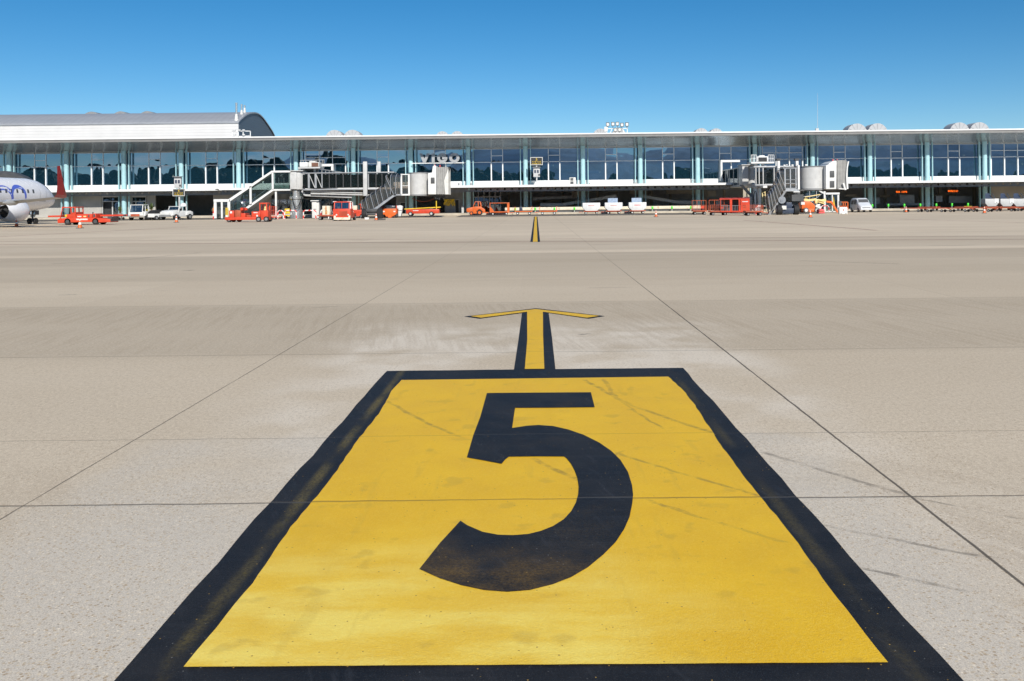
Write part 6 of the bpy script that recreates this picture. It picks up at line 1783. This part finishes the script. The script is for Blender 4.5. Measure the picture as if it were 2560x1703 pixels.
build('upper_boom', M().pp([(2038, 500), (2040, 498), (2056, 499), (2065, 496.5), (2066, 504), (2060, 505)], yy - .25, yy + .25).pbox(2038, 2044, 500, 509, yy - .3, yy + .3).bar(A(2044, 504, yy), A(2062, 509, yy), .2), MT['cream'], v, world=True, bevel=.03)
build('counter_arm', M().bar(A(2039, 514, yy), A(2052, 520, yy), .3).bar(A(2042, 513, yy), A(2050, 512, yy), .2), MT['white'], v, world=True)
build('jib', M().bar(A(2066, 504, yy), A(2080, 506, yy), .24).bar(A(2078, 505, yy), A(2095, 532, yy), .22), MT['orange'], v, world=True)
m = M()
for px in (2102, 2108, 2113, 2119.5):
    m.bar(A(px, 505.5, yy), A(px, 525, yy), .10)
for py in (505.5, 516, 525):
    m.bar(A(2099, py, yy), A(2120, py, yy), .10).bar(A(2099, py, yy + .9), A(2120, py, yy + .9), .08)
m.bar(A(2095, 532, yy), A(2101, 525, yy), .15)
build('basket', m, MT['orange'], v, world=True)
build('control_panel', M().pbox(2098, 2104, 503, 514, yy - .1, yy + .1), MT['dgrey'], v, world=True)
t = thing('water_barrier', 'white plastic barrier block with one round hole in front of the orange basket', 'barrier block', place(2107, 535))
k = t.location.y / F
blk = build('block', M().prism([(-.46, 0), (-.36, 0), (-.33, .06), (-.22, .06), (-.19, 0), (.19, 0), (.22, .06), (.33, .06), (.36, 0), (.46, 0), (.46, .70), (.38, .78), (-.40, .78), (-.48, .70)], 'y', -.25, .25), MT['white'], t, bevel=.02)
build('hole', M().cyl((0, -.262, .45), (0, -.252, .45), .085, n=14), MT['rust'], blk)
t = thing('water_barrier', 'faded red plastic barrier lying between boom lift and striped hoop', 'barrier block', place(2051.5, 533.5))
blk = build('block', M().prism([(-.42, 0), (.44, 0), (.40, .42), (.30, .50), (-.40, .50), (-.44, .40)], 'y', -.25, .25), MT['pink'], t, bevel=.03)
build('recess', M().box(-.30, .30, -.262, -.252, .15, .30), MT['rust'], blk)

# ii: white van, three quarter view facing right and towards the camera
g = G(2153, 530.5)
v = thing('white_van', 'small white van with dark windscreen parked beside the green bollards', 'van', g, math.radians(-91))
Ls, Wv = 1.95, .84
secs = [(-1.95, .70, .30, 1.45, .62), (-1.85, .80, .26, 1.70, .68), (-1.4, .84, .25, 1.80, .70), (-.2, .84, .25, 1.82, .70), (.35, .84, .25, 1.76, .69), (.62, .84, .25, 1.66, .66)]
def ring(x, w, z0, z1, wt):
    return [(x, -w, z0), (x, -w, .95), (x, -wt - .03, z1 - .12), (x, -wt + .1, z1), (x, wt - .1, z1), (x, wt + .03, z1 - .12), (x, w, .95), (x, w, z0)]
build('body', M().loft([ring(*s) for s in secs] + [[(1.12, -.84, .25), (1.12, -.84, .94), (1.12, -.74, 1.06), (1.12, -.6, 1.09), (1.12, .6, 1.09), (1.12, .74, 1.06), (1.12, .84, .94), (1.12, .84, .25)],
      [(1.75, -.78, .26), (1.75, -.78, .76), (1.75, -.7, .90), (1.75, -.5, .94), (1.75, .5, .94), (1.75, .7, .90), (1.75, .78, .76), (1.75, .78, .26)],
      [(1.95, -.68, .30), (1.95, -.68, .62), (1.95, -.6, .72), (1.95, -.45, .75), (1.95, .45, .75), (1.95, .6, .72), (1.95, .68, .62), (1.95, .68, .30)]]), paint('van_white', (.62, .64, .67), .3, var=.04), v)
build('windscreen', M().quad((1.08, -.66, 1.12), (1.08, .66, 1.12), (.66, .58, 1.66), (.66, -.58, 1.66)), MT['dgrey'], v)
for s in (-1, 1):
    build('side_window', M().quad((.55, s * .845, 1.0), (-.35, s * .845, 1.0), (-.35, s * .74, 1.62), (.35, s * .74, 1.62)).quad((-.48, s * .845, 1.0), (-1.5, s * .845, 1.0), (-1.45, s * .74, 1.60), (-.48, s * .74, 1.62)), MT['dgrey'], v)
    build('headlight', M().quad((1.80, s * .74, .74), (1.93, s * .64, .66), (1.90, s * .5, .76), (1.77, s * .6, .86)), MT['lgrey'], v)
    build('mirror', M().box(.75, .9, s * .86, s * 1.02, .98, 1.12), MT['dgrey'], v, bevel=.02)
build('number_plate', M().box(1.955, 1.97, -.26, .26, .40, .52), MT['white'], v)
build('bumper_grille', M().box(1.952, 1.962, -.5, .5, .55, .62), MT['dgrey'], v)
wheels(v, [(x, y) for x in (-1.2, 1.25) for y in (-.76, .76)], .30, .2, MT['lgrey'])

# ll: flat dollies in a row at the right
dol = None
n = 0
def dolly_at(px0, px1, py, label):
    global dol
    a, b = G(px0, py), G(px1, py)
    L = 2.55
    c = (a + b) / 2
    rz = math.atan2(b.y - a.y, b.x - a.x)
    if dol is None:
        dol = thing('flat_dolly', label, 'dolly', c, rz, 'rusty flat dollies in a row')
        build('deck', M().box(-L / 2, L / 2, -.7, -.6, .42, .54).box(-L / 2, L / 2, .6, .7, .42, .54).box(-L / 2, -L / 2 + .1, -.6, .6, .42, .54).box(L / 2 - .1, L / 2, -.6, .6, .42, .54).box(-.06, .06, -.6, .6, .42, .54), MT['rust'], dol)
        m = M()
        for k in range(7):
            x = -L / 2 + .25 + k * (L - .5) / 6
            m.cyl((x, -.58, .50), (x, .58, .50), .04, n=8)
        build('roller', m, MT['mgrey'], dol)
        build('drawbar', M().bar((L / 2, 0, .45), (L / 2 + .45, 0, .32), .07), MT['rust'], dol)
        wheels(dol, [(x, y) for x in (-.85, .85) for y in (-.5, .5)], .17, .12)
    else:
        dup(dol, c, rz, label)
dolly_at(2258, 2308, 530.5, 'rusty flat dolly at the left end of the dolly row')
dolly_at(2316, 2366, 530.5, 'second rusty flat dolly from the left end of the row')
dolly_at(2374, 2424, 530.3, 'third rusty flat dolly, left of the cone at right')
dolly_at(2432, 2482, 529.8, 'rusty flat dolly right behind the cone at right')
dolly_at(2490, 2540, 528.5, 'rusty flat dolly below the open topped containers')
dolly_at(2300, 2346, 526.5, 'rusty flat dolly in the rear rank, left')
dolly_at(2392, 2440, 526.5, 'rusty flat dolly in the rear rank, carrying the yellow strap')
dolly_at(2543, 2593, 528, 'rusty flat dolly cut by the right edge of the photo')
y0_ = G(2400, 526.5)
t = thing('yellow_strap', 'yellow strap lying across a rear dolly at right', 'strap', (GX(2414, y0_.y), y0_.y - .65, .545))
build('strap', M().box(-.55, .55, -.05, .05, 0, .04), MT['yellow'], t)
build('buckle', M().box(.45, .52, -.06, .06, .041, .06), MT['mgrey'], t)
# mm: open containers at the right edge
for px, lab, wdt in ((2480, 'grey container with lid propped open, leftmost of three at the right edge', 33), (2518, 'grey container with lid propped open, middle of three at the right edge', 33), (2552, 'grey container with pink print cut by the right edge', 36)):
    yy = 122.0
    g = A(px, 518, yy)
    g.z = A(px, 516, yy).z
    c = thing('open_container', lab, 'container', g, 0, 'grey open topped containers at the right edge')
    w = wdt * yy / F / 2
    build('shell', M().prism([(-w, .42), (-w * .6, 0), (w * .6, 0), (w, .42), (w, 1.0), (-w, 1.0)], 'y', 0, 1.3), MT['lgrey'], c, bevel=.02)
    build('sunlit_patch', M().prism([(.35 * w, 1.02), (1.02 * w, 1.02), (1.02 * w, .42), (.8 * w, .42), (.68 * w, .62), (.52 * w, .42), (.35 * w, .42)], 'y', -.05, -.003), MT['white'], c)  # white patch paints sunlight onto the grey front
    build('open_lid', M().quad((-w * .9, .2, 1.02), (w * .2, .2, 1.02), (w * .05, .8, 1.75), (-w * .55, .8, 1.72)).bar((w * .55, .1, 1.02), (w * .05, .1, 1.72), .07), MT['navy'], c)
    build('support_dolly', M().box(-w, w, .1, 1.2, -g.z + .25, -.005).box(-w * .8, -w * .6, .3, 1.0, -g.z, -g.z + .25).box(w * .6, w * .8, .3, 1.0, -g.z, -g.z + .25), MT['rust'], c)
# small dolly cluster between stairs and bridge bogie
t = thing('power_cart', 'black wheeled power unit standing behind the cone by the left stairs', 'power unit', place(950, 550.5))
build('housing', M().box(-.28, .28, -.3, .3, .2, 1.1), MT['black'], t, bevel=.05)
build('foot', M().box(-.4, .55, -.25, .25, .02, .18), MT['dgrey'], t, bevel=.03)
t = thing('chock_box', 'low white box at the foot of the left bridge stairs', 'box', place(917, 549))
build('box', M().box(-.2, .25, -.2, .2, 0, .22), MT['white'], t, bevel=.02)
build('lid', M().box(-.22, .27, -.22, .22, .222, .25), MT['offwhite'], t)
# plants on the pavement
def plant(label, px, py0, py1, yy, wd, seed, pot=True):
    a, b = A(px, py1, yy), A(px, py0, yy)
    t = thing('potted_plant', label, 'plant', (a.x, yy, .28 if yy > 130 else 0), 0, 'plants in front of the terminal wall')
    h = b.z - t.location.z
    r = random.Random(seed)
    if pot: build('pot', M().lathe([(.22, 0), (.32, .42), (.30, .45)], 0, 0, 14), MT['mgrey'], t)
    build('stem', M().cyl((0, 0, .3), (.03, .02, h * .6), .03, n=6), MT['rust'], t)
    m = M()
    for k in range(110):
        ang, el = r.uniform(0, 6.28), r.uniform(.15, 1.35)
        L = r.uniform(.35, 1.0) * wd
        o = Vector((r.uniform(-.1, .1), r.uniform(-.1, .1), h * r.uniform(.40, .62)))
        d = Vector((math.cos(ang) * math.cos(el), math.sin(ang) * math.cos(el) * .8, math.sin(el) * (h * .5 / wd)))
        tip = o + d * L - Vector((0, 0, .15 * L))
        mid = o + d * L * .55 + Vector((0, 0, .06))
        s = Vector((-math.sin(ang), math.cos(ang), 0)) * .045
        m.quad(o, mid - s, tip, mid + s)
    build('leaves', m, MT['leaf'], t, smooth=False)
plant('spiky green plant behind the white tractor with open deck, left of the pair', 363, 506, 532, 131.0, .85, 1)
plant('spiky green plant behind the white tractor with open deck, right of the pair', 379, 505, 532, 131.2, 1.0, 2)
plant('small round plant by the pale column left of the white tractors', 300, 513, 536, 133.6, .42, 3)
t = thing('wet_floor_board', 'yellow folding warning board among the plants behind the white tractor', 'warning board', (GX(368, 130.6), 130.6, .28))
build('board', M().prism([(-.25, 0), (.25, 0), (.2, 1.05), (-.2, 1.05)], 'y', -.02, .02), MT['yellow'], t)
build('rear_leg', M().bar((-.2, .3, 0), (-.17, .03, 1.0), .03).bar((.2, .3, 0), (.17, .03, 1.0), .03), MT['yellow'], t)

# things on the canopy ledge
def ledge_box(label, px, py0, py1, w, yy=131.2, dark=True):
    a, b = A(px, py1, yy), A(px, py0, yy)
    t = thing('ledge_spotlight', label, 'spotlight', (a.x, yy, 4.162), 0, 'small spotlights on the canopy ledge')
    h = max(.25, b.z - 4.162)
    build('lamp_housing', M().box(-w, w, -.12, .15, .08, h), MT['lgrey'], t, bevel=.03)
    build('lens', M().box(-w * .7, w * .7, -.135, -.125, .12, h - .05), MT['mgrey'], t)
    build('bracket', M().box(-.04, .04, -.05, .05, 0, .08), MT['mgrey'], t)
for px, lab in ((1122, 'canopy spotlight just right of the left bridge hood'), (1147, 'canopy spotlight below the letter O'), (1177, 'canopy spotlight beside the column right of the letter sign'),
                (1474, 'canopy spotlight left of the round red sign'), (1590, 'canopy spotlight above the third white container')):
    ledge_box(lab, px, 457.5, 463, .14)
t = thing('air_conditioner_unit', 'white air conditioner with two fan grilles standing on the canopy ledge', 'air conditioner', (GX(1432, 131.8), 131.8, 4.162))
build('casing', M().box(-.44, .44, 0, .4, .02, 1.05), MT['offwhite'], t, bevel=.02)
for z in (.30, .78):
    build('fan_grille', M().box(-.32, .12, -.015, -.003, z - .19, z + .19), MT['dgrey'], t)
t = thing('round_sign', 'round white sign with red ring hanging from the canopy edge', 'sign', A(1508, 465.5, 130.5))
c = A(1508, 465.5, 130.55)
bd = build('disc', M().cyl((c.x, 130.52, c.z), (c.x, 130.56, c.z), .30, n=24), MT['white'], t, world=True)
rg_ = M()
for i in range(24):
    a0, a1 = i * 2 * PI / 24, (i + 1) * 2 * PI / 24
    rg_.quad(*[(c.x + r * math.cos(a), 130.512, c.z + r * math.sin(a)) for r, a in ((.30, a0), (.30, a1), (.21, a1), (.21, a0))])
build('red_ring', rg_, MT['red'], bd, world=True)
m = M(); puttext(m, '10', .26, c.x, 130.512, c.z - .09)
build('lettering', m, MT['dgrey'], bd, world=True, smooth=False)
build('bracket', M().box(c.x - .03, c.x + .03, 130.57, 130.67, c.z + .0, c.z + .1), MT['mgrey'], bd, world=True)
t = thing('round_sign', 'round no parking sign, blue with red ring, behind the glass stairway', 'sign', A(611, 500, 131))
c = A(611, 501, 131)
bd = build('disc', M().cyl((c.x, 131.0, c.z), (c.x, 131.04, c.z), .28, n=24), MT['red'], t, world=True)
build('blue_field', M().cyl((c.x, 130.985, c.z), (c.x, 130.998, c.z), .2, n=20), MT['logoblue'], bd, world=True)
build('red_bar', M().bar((c.x - .15, 130.975, c.z + .15), (c.x + .15, 130.975, c.z - .15), .015, .06, up=(0, 1, 0)), MT['red'], bd, world=True)
build('pole', M().cyl((c.x, 131.08, .28), (c.x, 131.08, c.z + .2), .035, n=8), MT['lgrey'], t, world=True)
# LED displays in the hall
for lab, px0, px1, py, pat in (('hanging orange LED display with a gap in its text, left of two', 2240, 2268, 479.8, '111.1111'), ('hanging orange LED display with one solid word, right of two', 2370, 2396, 477.8, '11111111')):
    t = thing('led_display', lab, 'display', A((px0 + px1) / 2, py, 136), 0, 'hanging LED displays in the baggage hall')
    cs = build('casing', M().pbox(px0 - 2, px1 + 2, py - 4, py + 4, 136, 136.15), MT['dark'], t, world=True)
    m = M()
    w = (px1 - px0) / len(pat)
    r = random.Random(px0)
    for k, ch in enumerate(pat):
        if ch != '1': continue
        a, b = A(px0 + k * w + w * .12, py + 2.2, 135.97), A(px0 + (k + 1) * w - w * .12, py - 2.2, 135.97)
        for q in range(3):
            for p in range(5):
                if r.random() < .68:
                    dx, dz = (b.x - a.x) / 3, (b.z - a.z) / 5
                    m.box(a.x + q * dx, a.x + q * dx + dx * .8, 135.96, 135.98, a.z + p * dz, a.z + p * dz + dz * .8)
    build('lit_segments', m, MT['led'], cs, world=True, smooth=False)
    build('hanger', M().pbox(px0 + 2, px0 + 3, py - 14, py - 4, 136.05, 136.1).pbox(px1 - 3, px1 - 2, py - 14, py - 4, 136.05, 136.1), MT['mgrey'], t, world=True)
# a rope of slack red hose under the letter sign
p, q = A(1030, 496, 132), A(1085, 497, 132)
t = thing('hanging_hose', 'slack red hose hanging below the canopy left of the yellow hoses', 'hose', p)
build('hose', M().path([p + (q - p) * k / 12 - Vector((0, 0, .45 * math.sin(PI * k / 12))) for k in range(13)], .045, 6), MT['rust'], t, world=True)
build('hook', M().cyl(p, p + Vector((0, 0, .3)), .03, n=6).cyl(q, q + Vector((0, 0, .3)), .03, n=6), MT['mgrey'], t, world=True)
# wall vent box by the jet
t = thing('wall_box', 'small blue grey grille box on the pale wall behind the nose wheel', 'vent box', A(79, 533, 134.9))
build('casing', M().pbox(73, 84.5, 529, 536, 134.7, 135.25), MT['blue'], t, world=True)
build('louvre', M().pbox(74, 83.5, 530, 531, 134.66, 134.69).pbox(74, 83.5, 532, 533, 134.66, 134.69).pbox(74, 83.5, 534, 535, 134.66, 134.69), MT['lgrey'], t, world=True)
